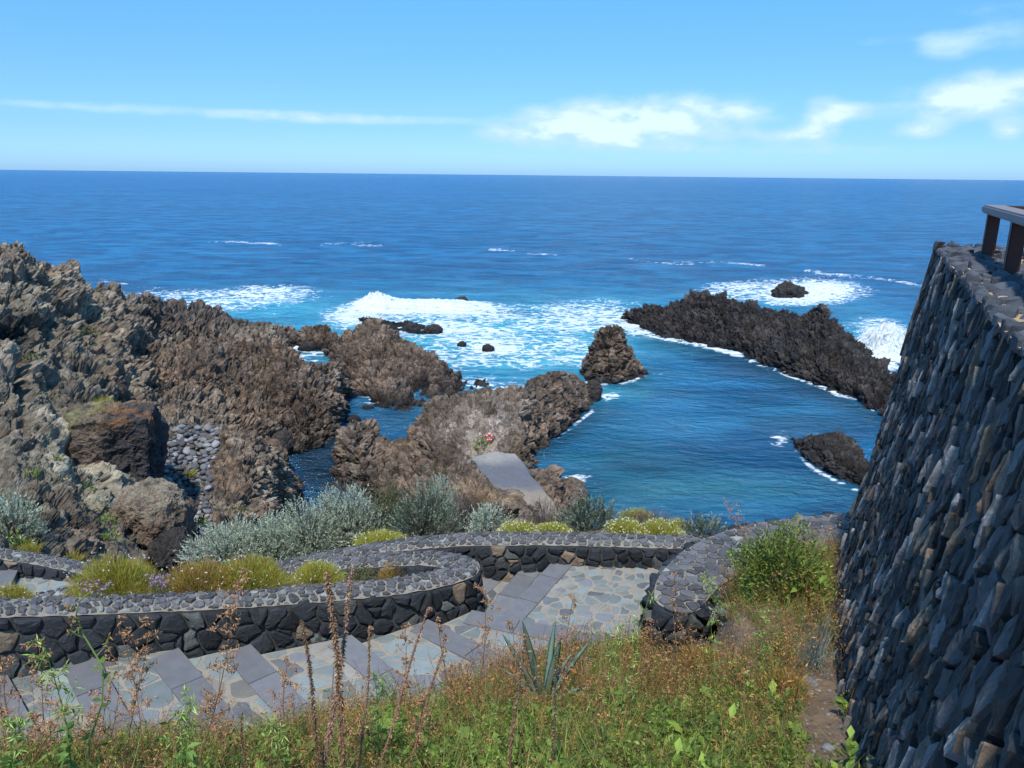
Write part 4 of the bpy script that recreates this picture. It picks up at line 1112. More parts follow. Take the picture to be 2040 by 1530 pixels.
# planter soil
def pr(*p): return [W(x, y, z=z) for x, y, z in p]
plant = [pr((-300, 1206, 18.6), (-300, 1190, 17.2), (-300, 1170, 15.8)), pr((0, 1201, 18.36), (0, 1194, 17.4), (10, 1184, 15.85)),
         pr((110, 1198, 18.28), (110, 1193, 17.4), (110, 1187, 16.2)), pr((210, 1195, 18.2), (205, 1185, 17.4), (200, 1172, 16.2)), pr((400, 1188, 18.05), (400, 1166, 17.4), (400, 1150, 16.8)),
         pr((600, 1174, 17.88), (600, 1152, 17.4), (600, 1132, 17.05)), pr((760, 1164, 17.6), (750, 1145, 17.3), (740, 1122, 17.2)),
         pr((860, 1150, 17.5), (860, 1138, 17.35), (850, 1122, 17.3)), pr((905, 1132, 17.5), (900, 1128, 17.45), (895, 1124, 17.4))]
_, P_, F_, _g = patch('planting_bed', plant, 160, 40, M_SOIL, SOIL * .8, .04, 2.5, soil_col)
BV['planter'] = bvh_of(P_, F_)
# hillside below and beyond the walls
def hill_z(X, Y):
    z = np.where(Y < 8.9, 16.2 - .0 * X, 0)
    Yb = 9.2
    top = 17.1 - np.clip(-X - .5, 0, 7) * .30 - .7 * np.clip((-X - 4.2) / 1.2, 0, 1)
    far = CAMZ - Y * math.tan(math.radians(29.0))
    zz = np.minimum(top, top - (Y - Yb) * .22 - np.clip(Y - 10.5, 0, 99) * .32)
    zz = np.where(Y > 13.5, np.minimum(zz, far), zz)
    return np.where(Y < Yb - .15, 14.6, zz)
xs = np.linspace(-26, 34, 260); ys = np.concatenate([np.linspace(5.5, 16, 120), np.linspace(16.3, 46, 90)])
yy, xx = np.meshgrid(ys, xs, indexing='ij'); zz = hill_z(xx.ravel(), yy.ravel())
P_ = np.stack([xx.ravel(), yy.ravel(), zz], 1); P_[:, 2] += .25 * fbm(P_, .6, 4, 720) * (P_[:, 1] > 9.2)
F_ = gridF(*xx.shape)[:, ::-1]
def hcol(P):
    n = fbm(P, .7, 4, 730, .6)[:, None]; w = np.clip(.5 + n, 0, 1); return np.array([.19, .13, .085]) * w + np.array([.10, .10, .05]) * (1 - w)
tag(obj('hillside', mesh_np('hillside', P_, F_, hcol(P_), True), M_SOIL), kind='structure')
BV['hill'] = bvh_of(P_, F_)

# ------------------------------------------------------------------ tall battered wall
T1 = W(1868, 492, z=21.35); T2 = W(2040, 690, z=21.35)
tdir = (T1 - T2)[:2]; tdir /= np.linalg.norm(tdir)
B1 = W(1652, 1185, z=17.95)
out_n = np.array([-tdir[1], tdir[0]])
if out_n[0] > 0: out_n = -out_n
batter = float(np.dot(B1[:2] - T1[:2], out_n))          # how far the foot stands out
Ltop = float(np.dot(B1[:2] - T1[:2], tdir))             # foot corner relative to the top corner along the wall
big = empty('battered_wall', (T1[0], T1[1], 17.5), 'tall leaning retaining wall of dark slanted basalt slabs with scattered pale ones', 'stone wall')
bi = np.array([T1[0], T1[1], 17.5])
s_len = 8.6; H_ = T1[2] - 17.0; Hs = T1[2] - 17.95
def wall_pt(s, t, h, side=0):
    """s metres back from the far corner along the wall; t metres below the top"""
    k = t / Hs
    corner = Ltop * k                                   # far edge leans too
    kk = k + .10 * k * (k - 1)                          # slightly hollow batter
    base = T1[:2][None] + tdir[None] * (corner - s)[:, None] + out_n[None] * (batter * kk)[:, None]
    P = np.concatenate([base, (T1[2] - t)[:, None]], 1)
    nn = np.array([out_n[0] * .98, out_n[1] * .98, .18]); nn /= np.linalg.norm(nn)
    return P + nn[None] * h[:, None]
ds = .016
S_, T_ = np.meshgrid(np.arange(0, s_len, ds), np.arange(0, H_, ds), indexing='ij')
s, t = S_.ravel(), T_.ravel()
def rough_face(s, t, seed):
    th = math.radians(-22)                               # slabs lean
    P3 = np.stack([s * 1.2, t, 0 * s], 1)
    ws = s + .05 * pn(P3 * 3.1, 61 + seed) + .015 * pn(P3 * 11, 62); wt = t + .08 * pn(P3 * 2.7, 63 + seed) + .015 * pn(P3 * 12, 64)
    a = (ws * math.cos(th) - wt * math.sin(th)) / .165; b = (ws * math.sin(th) + wt * math.cos(th)) / .26
    f1, f2, hid, ou, ov = vor2(a, b, seed)
    f1b, f2b, hidb, oub, ovb = vor2(a * 2.6 + 5, b * 1.15 + 3, seed + 5)
    r = (hid & 255) / 255.0; r2 = ((hid >> 8) & 255) / 255.0; r3 = ((hid >> 16) & 255) / 255.0; rb = (hidb & 255) / 255.0
    e = f2 - f1
    h = (r - .5) * .05 + (r2 - .5) * .075 * ou + (r3 - .5) * .06 * ov
    h += (rb - .5) * .022 * (e > .06)
    h -= .07 * np.exp(-(e / .08) ** 2)
    h -= .03 * f1 ** 2
    h += .012 * fbm(P3, 9, 4, 65, .6, True) + .006 * fbm(P3, 40, 2, 66)
    C = np.tile(np.array([.066, .069, .078]), (len(s), 1)) * (.6 + .9 * ((hid >> 5) & 255) / 255.0)[:, None]
    C *= (.85 + .4 * rb)[:, None]
    q = ((hid >> 12) & 1023) / 1023.0
    def mx(C, c, w): w = w[:, None]; return C * (1 - w) + np.array(c) * w
    C = mx(C, (.28, .255, .225), ((q < .075) & (e > .10)).astype(float) * .9)
    C = mx(C, (.24, .165, .11), ((q > .05) & (q < .075) & (e > .1)).astype(float) * .9)
    C = mx(C, (.12, .095, .08), ((q > .08) & (q < .17)).astype(float) * .6)
    lich = sstep(fbm(P3, 5, 4, 68, .6), .28, .55); C = mx(C, (.14, .15, .17), lich * .45)
    return h, C
h, C = rough_face(s, t, 3)
h = h * .4 - .035; C = C * .35
P_ = wall_pt(s, t, h) - bi
obj('wall_face', mesh_np('wall_face', P_, gridF(*S_.shape), C), M_BIG, big)
th = math.radians(-27); ca, sa = math.cos(th), math.sin(th); EA, EB = .078, .20
n_a = 0; sd2 = []
for ia in range(-50, 150):
    for ib in range(-25, 60):
        a = (ia + random.random() * 1.0) * EA; b = (ib + .5 * (ia % 2) + random.random() * 1.0) * EB
        s_, t_ = a * ca + b * sa, -a * sa + b * ca
        if -.15 < s_ < s_len + .1 and -.1 < t_ < H_ + .1: sd2.append((a / EA, b / EB))
wsb = SB(); ident = lambda u, v, hh: (u, v, hh)
for sq, poly in zip(sd2, vor_cells(np.array(sd2), (-200, -200, 400, 400), 12)):
    if poly is None: continue
    pl = [(x * EA * ca + y * EB * sa, -x * EA * sa + y * EB * ca) for x, y in poly]
    q = inset_round(pl, .004)
    if q is None: continue
    q[:, 0] = np.clip(q[:, 0], 0, s_len); q[:, 1] = np.clip(q[:, 1], .0, H_)
    r = random.random(); v = .35 + 1.25 * random.random() ** 1.4
    col = tuple(x * v for x in ((.066, .063, .062) if r < .68 else (.125, .120, .116) if r < .86 else (.13, .10, .078)))
    H1 = .012 + .020 * random.random(); tl = .42
    if random.random() < .10:
        c = q.mean(0); f = random.uniform(.25, .5); la = np.array([sa, ca]); dq = (q - c) @ la; q = c + (q - c) * f + np.outer(dq, la) * (random.uniform(.9, 1.3) - f)
        col = random.choice([(.30, .28, .26), (.36, .34, .32), (.27, .19, .13), (.22, .215, .22)]); H1 += .015; tl = .2
    wsb.stone(q, ident, H1, col, .005, tl, .0, True)
Vw = np.array(wsb.V); P3 = np.stack([Vw[:, 0] * 1.2, Vw[:, 1], 0 * Vw[:, 0]], 1)
hh = Vw[:, 2] + np.where(Vw[:, 2] > 0, .014 * fbm(P3, 7, 4, 71, .65, True) + .007 * fbm(P3, 26, 2, 72), 0)
wsb.V = list(wall_pt(Vw[:, 0], Vw[:, 1], hh - .01) - bi)
wsb.build('slab_stones', M_BIG, big)
# far end face (turns the corner)
end_dir = -out_n
S2, T2_ = np.meshgrid(np.arange(0, 6.0, .03), np.arange(0, H_, .03), indexing='ij')
s2, t2 = S2.ravel(), T2_.ravel(); h2, C2 = rough_face(s2 + 20, t2, 4)
k = t2 / Hs; kk = k + .10 * k * (k - 1)
base = T1[:2][None] + tdir[None] * (Ltop * k)[:, None] + out_n[None] * (batter * kk)[:, None] + (end_dir[None] + tdir[None] * 0) * s2[:, None]
P_ = np.concatenate([base, (T1[2] - t2)[:, None]], 1); P_[:, :2] += tdir[None] * h2[:, None]; P_ -= bi
obj('end_face', mesh_np('end_face', P_, gridF(*S2.shape)[:, ::-1], C2), M_BIG, big)
# parapet top
PW = .74
def topxy(a, b): return T1[:2] - tdir * a + end_dir * b     # a metres toward camera, b metres inward
tb = SB(); tm = SB()
def top_patch(a0, a1, b0, b1, sz):
    Q = [topxy(a0, b0), topxy(a1, b0), topxy(a1, b1), topxy(a0, b1)]
    L1, L2 = a1 - a0, b1 - b0
    def fn(u, v, hh): q = topxy(a0 + u, b0 + v); return (q[0] - bi[0], q[1] - bi[1], T1[2] + hh - bi[2])
    nu, nv = int(L1 / .04), int(L2 / .04)
    V = [fn(a * L1, b * L2, .004 + .018 * (random.random() - .3)) for a in np.linspace(0, 1, nu) for b in np.linspace(0, 1, nv)]
    tm.raw(V, gridF(nu, nv), (.40, .29, .17))
    for poly in vor_cells(jit_seeds(-.2, -.2, L1 + .2, L2 + .2, sz * .8, sz, .9), (-.02, -.02, L1 + .02, L2 + .02)):
        if poly is None: continue
        q = inset_round(poly, .004 + .012 * random.random())
        if q is None: continue
        v = .6 + .7 * random.random()
        tb.stone(q, fn, .014 + .022 * random.random(), tuple(x * v for x in (.075, .08, .092)), .01, .9)
top_patch(-.02, 8.4, -.03, PW, .15)
top_patch(-.02, .62, PW, 5.0, .15)
tm.build('parapet_mortar', M_MORTAR, big); tb.build('parapet_stones', M_STONE, big)
# inner faces of the parapet and the terrace behind it
ib = SB()
def inner(a0, b0, a1, b1, dep=.5):
    p0, p1 = topxy(a0, b0), topxy(a1, b1); L = np.linalg.norm(p1 - p0); e = (p1 - p0) / L; nrm = np.array([-e[1], e[0]])
    mid = topxy(3, 2)
    if np.dot(mid - p0, nrm) < 0: nrm = -nrm
    def fn(u, v, hh): q = p0 + e * u + nrm * hh; return (q[0] - bi[0], q[1] - bi[1], T1[2] - v - bi[2])
    V = [fn(a * L, b * dep, 0) for a in np.linspace(0, 1, 60) for b in np.linspace(0, 1, 6)]
    ib.raw(V, gridF(60, 6), (.05, .05, .052))
    for poly in vor_cells(jit_seeds(-.2, -.1, L + .2, dep + .1, .2, .15, .8), (0, 0, L, dep)):
        if poly is None: continue
        q = inset_round(poly, .006)
        if q is not None: ib.stone(q, fn, .03, wall_col(), .01, .6)
inner(.62, PW, 8.4, PW); inner(.62, PW, .62, 5.0)
ib.build('inner_face', M_STONE, big)
q = [topxy(.6, PW - .02), topxy(8.4, PW - .02), topxy(8.4, 5), topxy(.6, 5)]
V = np.array([(a[0] - bi[0], a[1] - bi[1], T1[2] - .5 - bi[2]) for a in q]); obj('terrace_floor', mesh_np('terrace_floor', V, np.array([[0, 1, 2, 3]]), np.tile(np.array([.15, .14, .13]), (4, 1))), M_MORTAR, big)

# railing
rp = W(1966, 512, z=21.37)
a_p = -float(np.dot(rp[:2] - T1[:2], tdir)); b_p = float(np.dot(rp[:2] - T1[:2], end_dir))
rail = empty('railing', rp, 'low timber railing with grey weathered top rail and dark brown posts on the parapet corner', 'railing')
ang = math.atan2(tdir[1], tdir[0]) - math.pi / 2
rail.rotation_euler = (0, 0, ang)
RH = .355
def local(a, b):    # offset from rp in rail frame: +y = tdir, +x = inward
    return (b - b_p, -(a - a_p))
for a in (a_p, a_p + 1.28, a_p + 2.6, a_p + 3.9):
    x, y = local(a, b_p)
    bevel_box('post', (-.045, .045, -.05, .05, -.03, RH), M_WOOD, rail, (x, y, 0))
for b in (b_p + 1.5, b_p + 3.0):
    x, y = local(a_p - .1, b)
    bevel_box('post', (-.045, .045, -.05, .05, -.03, RH), M_WOOD, rail, (x, y, 0))
bevel_box('top_rail', (-.08, .08, -4.4, .14, RH, RH + .065), M_RAIL, rail, (0, 0, 0), .012)
bevel_box('top_rail', (.083, 4.2, -.02, .14, RH, RH + .062), M_WOOD, rail, (0, 0, 0), .012)
#PLANTS_BEGIN
# ------------------------------------------------------------------ plants
class PA:
    """collects leaf / stem geometry as arrays"""
    def __init__(s): s.V = []; s.C = []; s.F4 = []; s.F3 = []; s.n = 0
    def add(s, V, C, F4=None, F3=None):
        V = np.asarray(V).reshape(-1, 3); 
        if F4 is not None and len(F4): s.F4.append(np.asarray(F4) + s.n)
        if F3 is not None and len(F3): s.F3.append(np.asarray(F3) + s.n)
        s.V.append(V); s.C.append(np.broadcast_to(np.asarray(C, float).reshape(-1, 3), (len(V), 3)) if np.ndim(C) == 1 or len(C) == 1 else np.asarray(C)); s.n += len(V)
    def arrays(s):
        return (np.concatenate(s.V), np.concatenate(s.C), np.concatenate(s.F4) if s.F4 else np.zeros((0, 4), int), np.concatenate(s.F3) if s.F3 else np.zeros((0, 3), int))
    def build(s, name, mat, parent=None, loc=None):
        V, C, F4, F3 = s.arrays()
        F = [f for f in (F4, F3) if len(f)]
        return obj(name, mesh_np(name, V, F, C), mat, parent, loc)
def unit(v): return v / (np.linalg.norm(v, axis=-1, keepdims=True) + 1e-9)
def rnd(a, b, n=None): return RNG.uniform(a, b, n)
def diamonds(pa, base, d, ln, wd, col, droop=0.0):
    """one folded diamond leaf per row"""
    n = len(base); d = unit(d); side = unit(np.cross(d, RNG.normal(size=(n, 3))))
    ln = np.broadcast_to(ln, (n,))[:, None]; wd = np.broadcast_to(wd, (n,))[:, None]
    mid = base + d * ln * .45; tip = base + d * ln; tip = tip + np.array([0, 0, -1.0]) * ln * droop
    V = np.stack([base, mid + side * wd * .5, tip, mid - side * wd * .5], 1).reshape(-1, 3)
    C = np.repeat(np.broadcast_to(col, (n, 3)), 4, axis=0)
    i = np.arange(n)[:, None] * 4 + np.arange(4)[None]
    pa.add(V, C, i)
def grass(pa, base, d, ln, wd, col, bend=.4):
    n = len(base); d = unit(d); h = RNG.normal(size=(n, 3)); h[:, 2] *= .2; h = unit(h)
    side = unit(np.cross(d, h)); ln = np.broadcast_to(ln, (n,))[:, None]; wd = np.broadcast_to(wd, (n,))[:, None]
    m1 = base + d * ln * .5 + h * ln * bend * .15; tip = base + d * ln * .93 + h * ln * bend * .6
    V = np.stack([base + side * wd * .5, base - side * wd * .5, m1 - side * wd * .42, m1 + side * wd * .42, tip], 1).reshape(-1, 3)
    C = np.repeat(np.broadcast_to(col, (n, 3)), 5, axis=0)
    o = np.arange(n)[:, None] * 5
    pa.add(V, C, o + np.array([[0, 1, 2, 3]]), o + np.array([[3, 2, 4]]))
def tube(pa, pts, ra, rb, col, k=4):
    pts = np.array(pts); n = len(pts); t = unit(np.gradient(pts, axis=0)); a = unit(np.cross(t, np.array([.3, .9, .2]))); b = np.cross(t, a)
    r = np.linspace(ra, rb, n)[:, None, None]; th = np.linspace(0, 2 * np.pi, k, endpoint=False)
    V = pts[:, None] + r * (np.cos(th)[None, :, None] * a[:, None] + np.sin(th)[None, :, None] * b[:, None])
    pa.add(V.reshape(-1, 3), col, gridF(n, k, True))
def pods(pa, base, d, ln, wd, col):
    """spindle shaped pods"""
    n = len(base); d = unit(d); s1 = unit(np.cross(d, RNG.normal(size=(n, 3)))); s2 = np.cross(d, s1)
    ln = np.broadcast_to(ln, (n,))[:, None]; wd = np.broadcast_to(wd, (n,))[:, None] * .5
    m = base + d * ln * .5
    V = np.stack([base, m + s1 * wd, m + s2 * wd, m - s1 * wd, m - s2 * wd, base + d * ln], 1).reshape(-1, 3)
    F = np.array([(0, 2, 1), (0, 3, 2), (0, 4, 3), (0, 1, 4), (5, 1, 2), (5, 2, 3), (5, 3, 4), (5, 4, 1)])
    C = np.repeat(np.broadcast_to(col, (n, 3)), 6, axis=0)
    pa.add(V, C, None, (np.arange(n)[:, None, None] * 6 + F[None]).reshape(-1, 3))
def pick(cols, w, n, j=.25):
    c = np.array(cols)[RNG.choice(len(cols), n, p=np.array(w) / np.sum(w))]
    return c * rnd(1 - j, 1 + j, n)[:, None]
def dome_pts(n, r, lo=.6, up=.0):
    v = unit(RNG.normal(size=(n, 3))); v[:, 2] = np.abs(v[:, 2]) + up; v = unit(v)
    return v * np.array(r) * rnd(lo, 1.0, n)[:, None], v
def lumpy(v, seed, a=.22):
    return 1 + a * fbm(v * 2.0 + seed * 3.7, 1.0, 3, seed)
KINDS = {
    'silver': dict(cols=[(.54, .58, .44), (.40, .45, .32), (.25, .29, .19)], w=[5, 4, 2]),
    'silverdark': dict(cols=[(.36, .40, .31), (.15, .19, .12), (.07, .095, .055)], w=[3, 4, 4]),
    'olive': dict(cols=[(.15, .16, .06), (.10, .11, .045), (.20, .17, .08)], w=[4, 4, 2]),
    'daisy': dict(cols=[(.42, .44, .06), (.28, .33, .05), (.50, .38, .07), (.46, .24, .07)], w=[4, 4, 3, 2]),
    'rusty': dict(cols=[(.50, .27, .08), (.40, .33, .07), (.36, .18, .06), (.26, .29, .05)], w=[4, 3, 2, 2]),
    'dry': dict(cols=[(.17, .13, .115), (.12, .09, .08), (.24, .20, .17)], w=[4, 3, 2]),
    'green': dict(cols=[(.18, .26, .045), (.28, .36, .08), (.11, .16, .035)], w=[4, 3, 3]),
    'yellow': dict(cols=[(.50, .48, .07), (.34, .38, .06), (.46, .33, .07)], w=[4, 3, 2]),
}
def bush(name, c, r, kind, label, cat='shrub', n=None, seed=1, flowers=0, group=None, fcol=(.85, .83, .75), lean=.5, leaf=1.0):
    """mound plant: c base centre, r radii"""
    root = empty(name, c, label, cat, group)
    f = PA(); st = PA(); K = KINDS[kind]
    area = r[0] * r[1] + (r[0] + r[1]) * r[2]
    if kind in ('silver', 'silverdark'):
        n = n or int(900 * area / leaf ** 2)
        p, v = dome_pts(n, r, .45); p *= lumpy(v, seed)[:, None]
        d = unit(v * .75 + np.array([0, 0, lean]) + RNG.normal(size=(n, 3)) * .22); L = rnd(.07, .15, n) * leaf
        sc = pick(K['cols'], K['w'], n, .2)
        m = 9
        for k in range(m):
            q = p + d * (L * (k + 1) / m)[:, None]
            ld = unit(d * 1.1 + unit(RNG.normal(size=(n, 3))) * .8)
            diamonds(f, q, ld, rnd(.028, .050, n) * leaf, rnd(.010, .016, n) * leaf, sc * rnd(.85, 1.15, n)[:, None])
        for k in range(0, n, 5): tube(st, [p[k] * .15, p[k] * .7, p[k] + d[k] * L[k]], .007 * leaf, .002 * leaf, (.12, .10, .075), 3)
    elif kind == 'dry':
        n = n or int(2600 * area)
        p, v = dome_pts(n, r, .35); p *= lumpy(v, seed)[:, None]
        grass(f, p, v + np.array([0, 0, .5]) + RNG.normal(size=(n, 3)) * .5, rnd(.06, .16, n) * leaf, rnd(.003, .006, n) * leaf, pick(K['cols'], K['w'], n), .6)
        for k in range(0, n, 12): tube(st, [p[k] * .1, p[k] * .6 + RNG.normal(size=3) * .01, p[k] * 1.1], .006, .002, (.11, .09, .075), 3)
    elif kind == 'green' or kind == 'olive':
        n = n or int(2300 * area / leaf ** 2)
        p, v = dome_pts(n, r, .5); p *= lumpy(v, seed, .3)[:, None]
        diamonds(f, p, v * .8 + np.array([0, 0, .45]) + RNG.normal(size=(n, 3)) * .45, rnd(.03, .07, n) * leaf, rnd(.012, .028, n) * leaf, pick(K['cols'], K['w'], n), .12)
        for k in range(0, n, 25): tube(st, [p[k] * .1, p[k] * .6, p[k]], .006, .002, (.12, .13, .06), 3)
    else:
        n = n or int(8500 * area / leaf ** 2)
        p, v = dome_pts(n, r, .5); p *= lumpy(v, seed, .3)[:, None]
        col = pick(K['cols'], K['w'], n)
        top = sstep(p[:, 2] / r[2] + .25 * fbm(p, 3.0, 2, seed + 9), .75, 1.05)[:, None]
        col = col * (1 - .5 * top) + np.array([.34, .17, .06]) * top * .5 if kind == 'rusty' or kind == 'daisy' else col
        grass(f, p * .86, v * .8 + np.array([0, 0, .75]) + RNG.normal(size=(n, 3)) * .3, rnd(.06, .15, n) * leaf, rnd(.003, .006, n) * leaf, col, .5)
        for k in range(0, n, 60): tube(st, [p[k] * .1, p[k] * .5, p[k]], .005, .002, (.15, .13, .06), 3)
    f.build('foliage', M_LEAF, root)
    if st.n: st.build('stems', M_DRY, root)
    if flowers:
        fl = PA(); q, v = dome_pts(flowers, np.array(r) * 1.08, .97); q *= lumpy(v, seed, .18)[:, None]
        for k in range(3):
            diamonds(fl, q - .5 * .02, RNG.normal(size=(flowers, 3)) * .6 + np.array([0, -.3, .4]), .024 * leaf, .02 * leaf, np.tile(np.array(fcol), (flowers, 1)) * rnd(.8, 1.1, flowers)[:, None])
        fl.build('blossoms', M_LEAF, root)
    return root
def at(px, py, d): return W(px, py, d=d)
def bush_px(name, px, py, hw, hh, kind, label, keys=None, d=None, **kw):
    """bush whose foot is at pixel (px, py); hw, hh half width / height in photo pixels"""
    p = W(px, py, d=d) if d else hit(px, py, keys)
    if p is None and keys == ['planter']: p = hit(px, py - 12, keys)
    if p is None: p = W(px, py, z=1.0)
    dist = np.linalg.norm(p - CAM); u = dist / FPX
    r = (hw * u, hw * u * .8, hh * u * 1.12)
    return bush(name, p, r, kind, label, leaf=max(.85, u / .0075) if 'leaf' not in kw else kw.pop('leaf'), **kw)
# bushes beyond the long wall, seen over it
BS = [
    (455, 1120, 78, 62, 11.2, 'silver', 'silver bush nearest the gully, lowest and leftmost of the silvery shrubs'),
    (540, 1112, 78, 70, 11.4, 'silver', 'silver bush with upright spiky shoots, second along the slope from the gully'),
    (620, 1102, 78, 90, 11.6, 'silver', 'silver bush with upright spiky shoots, third along the slope from the gully'),
    (700, 1092, 78, 112, 11.8, 'silver', 'tall silver bush just left of the olive green one'),
    (775, 1082, 60, 118, 12.0, 'olive', 'loose olive green bush standing among the silvery shrubs'),
    (845, 1078, 70, 100, 11.3, 'silverdark', 'dark centred silvery bush right of the olive green one'),
    (880, 1062, 40, 110, 14.0, 'silver', 'small pale silver bush peeping over in front of the promontory rocks'),
    (975, 1072, 44, 62, 10.6, 'silver', 'rounded grey green bush behind the middle of the long wall'),
    (1172, 1068, 68, 72, 10.8, 'silverdark', 'dark green bush with silvery tips standing behind the long wall'),
    (1400, 1074, 48, 38, 11.0, 'silverdark', 'small dark bush at the right end behind the long wall'),
    (690, 1075, 75, 108, 13.2, 'dry', 'grey leafless thicket behind the olive green bush'),
    (1085, 1068, 55, 70, 11.6, 'dry', 'brown purple dry bush between the grey green bush and the dark one'),
    (925, 1070, 42, 88, 12.4, 'dry', 'grey brown twiggy bush left of the rounded grey green one'),
    (1290, 1066, 60, 46, 12.0, 'dry', 'low brown dry bush behind the yellow green cushions'),
]
for i, (px, py, hw, hh, d, kind, lab) in enumerate(BS):
    bush_px('dry_bush' if kind == 'dry' else 'bush', px, py, hw, hh, kind, lab, d=d, seed=10 + i, group='bushes beyond the long wall', leaf=1.0)
MT = [
    (760, 1092, 62, 26, 10.2, 'yellow', 'yellow flowered cushion at the left behind the long wall', 160),
    (1035, 1074, 48, 30, 9.9, 'yellow', 'yellow green cushion dotted with tiny flowers right of the grey green bush', 260),
    (1100, 1072, 44, 26, 9.9, 'yellow', 'yellow green cushion left of the dark silvery tipped bush', 220),
    (1245, 1072, 44, 34, 9.9, 'yellow', 'bright yellow flowered cushion right of the dark silvery tipped bush', 260),
    (1315, 1073, 48, 32, 9.95, 'yellow', 'bright yellow flowered cushion left of the small dark bush', 240),
    (1268, 1040, 40, 22, 13.0, 'daisy', 'orange tinged cushion on the slope edge against the pool', 60),
    (1350, 1058, 30, 20, 12.0, 'daisy', 'small orange tinged cushion beside the small dark bush', 60),
]
for i, (px, py, hw, hh, d, kind, lab, nf) in enumerate(MT):
    bush_px('flower_cushion', px, py, hw, hh, kind, lab, d=d, seed=40 + i, flowers=nf, fcol=(.8, .75, .45), cat='flowering plant', group='cushions of flowers behind the long wall', leaf=.85)
# planted bed inside the hairpin wall
PB = [
    (232, 1190, 84, 74, 'daisy', 'leftmost yellow green daisy bush in the planted bed, round with brown tips', 70),
    (400, 1184, 78, 60, 'rusty', 'rust orange daisy bush in the middle of the planted bed', 60),
    (500, 1178, 84, 64, 'daisy', 'wide yellow green daisy bush right of the rust orange one in the bed', 90),
    (632, 1172, 56, 36, 'yellow', 'small yellow green bush with white daisies at the right of the bed', 90),
    (20, 1200, 40, 24, 'daisy', 'white flowered cushion at the far left of the bed', 120),
    (790, 1148, 40, 26, 'rusty', 'low rusty weeds in the narrow end of the planted bed', 10),
    (715, 1154, 36, 20, 'olive', 'low olive weeds in the narrow end of the planted bed', 0),
    (575, 1146, 34, 26, 'dry', 'grey brown dry bush at the back of the planted bed', 0),
]
for i, (px, py, hw, hh, kind, lab, nf) in enumerate(PB):
    bush_px('daisy_bush' if nf > 20 else 'bed_plant', px, py, hw, hh, kind, lab, keys=['planter'], seed=60 + i, flowers=nf, cat='plant', group='plants of the planted bed', leaf=.62)
def purple(px, py, hw, n, d, label):
    p = W(px, py, d=d); root = empty('lilac_flowers', p, label, 'flowers', 'lilac flowers'); u = d / FPX * 1.15
    a = PA(); b = PA(); q = RNG.normal(size=(n, 3)) * np.array([hw * u * .5, hw * u * .3, .03]); z = rnd(.06, .16, n); t = q.copy(); t[:, 2] = z
    q[:, 2] = -.05
    grass(a, q, t - q, z + .05, .004, (.16, .20, .09), .1)
    for k in range(5): diamonds(b, t + RNG.normal(size=(n, 3)) * .006, RNG.normal(size=(n, 3)), .018, .016, pick([(.34, .22, .32), (.42, .32, .38)], [1, 1], n))
    a.build('stems', M_LEAF, root); b.build('blossoms', M_LEAF, root)
purple(315, 1178, 26, 60, 6.6, 'lilac flowers between the leftmost daisy bush and the rust orange one')
purple(195, 1192, 26, 40, 6.0, 'lilac flowers at the left foot of the leftmost daisy bush')
purple(1035, 1052, 16, 40, 10.4, 'pink flowers beside the rounded grey green bush')
purple(1540, 1300, 26, 50, 5.6, 'lilac flowers on the dry soil left of the wispy silver plant')
# low tufts on the shore
TF = [
    (30, 1075, 45, 75, 'silver', 'grey silver bush on the cliff foot at the far left edge', 'bush'),
    (20, 1095, 36, 24, 'green', 'green flowering cushion behind the far left wall', 'cushion'),
    (62, 1102, 16, 12, 'daisy', 'tiny yellow tuft on the far left wall', 'tuft'),
    (140, 1122, 22, 13, 'daisy', 'small orange yellow tuft sitting on the far left wall', 'tuft'),
    (216, 1048, 17, 22, 'green', 'bright green succulent left of the tan boulder', 'succulent'),
    (222, 1078, 16, 18, 'green', 'dark green succulent at the lower left of the tan boulder', 'succulent'),
    (208, 1014, 12, 13, 'silver', 'pale green rosette above the bright green succulent', 'succulent'),
    (400, 1052, 17, 17, 'green', 'round green succulent at the bottom of the cobble gully', 'succulent'),
    (168, 975, 14, 9, 'green', 'green tuft on the sandy slope below the squared block', 'tuft'),
    (120, 918, 10, 8, 'green', 'green tuft on the sandy slope left of the squared block', 'tuft'),
    (132, 955, 9, 7, 'olive', 'olive tuft low on the sandy slope', 'tuft'),
    (62, 950, 16, 13, 'green', 'green tuft on the grey slope at the left', 'tuft'),
    (48, 1032, 9, 14, 'green', 'yellow green tuft beside the silver bush at far left', 'tuft'),
    (95, 800, 12, 10, 'olive', 'olive tuft beside the sand patch top', 'tuft'),
    (60, 720, 24, 10, 'olive', 'olive patch high on the pale cliff', 'tuft'),
    (175, 668, 24, 10, 'olive', 'olive patch under the jagged ridge', 'tuft'),
    (230, 815, 26, 8, 'olive', 'olive patch behind the squared block', 'tuft'),
    (195, 813, 28, 9, 'yellow', 'yellow green plants growing on top of the squared block', 'tuft'),
    (372, 950, 18, 7, 'yellow', 'yellow green tuft among the grey cobbles', 'tuft'),
    (400, 968, 10, 5, 'olive', 'small olive tuft at the right side of the cobbles', 'tuft'),
    (475, 1022, 22, 10, 'olive', 'grey green patch on the pale knob', 'tuft'),
    (330, 992, 18, 8, 'olive', 'olive patch on top of the tan boulder', 'tuft'),
    (962, 896, 18, 22, 'green', 'green shrub beside the grey terrace under the lifebuoy', 'shrub'),
]
for i, (px, py, hw, hh, kind, lab, cat) in enumerate(TF):
    bush_px({'bush': 'bush', 'cushion': 'flower_cushion', 'tuft': 'plant_tuft', 'succulent': 'succulent', 'shrub': 'shrub'}[cat], px, py, hw, hh, kind, lab, seed=90 + i, cat=cat, group='tufts of the rocky shore', flowers=20 if cat == 'cushion' else 0)

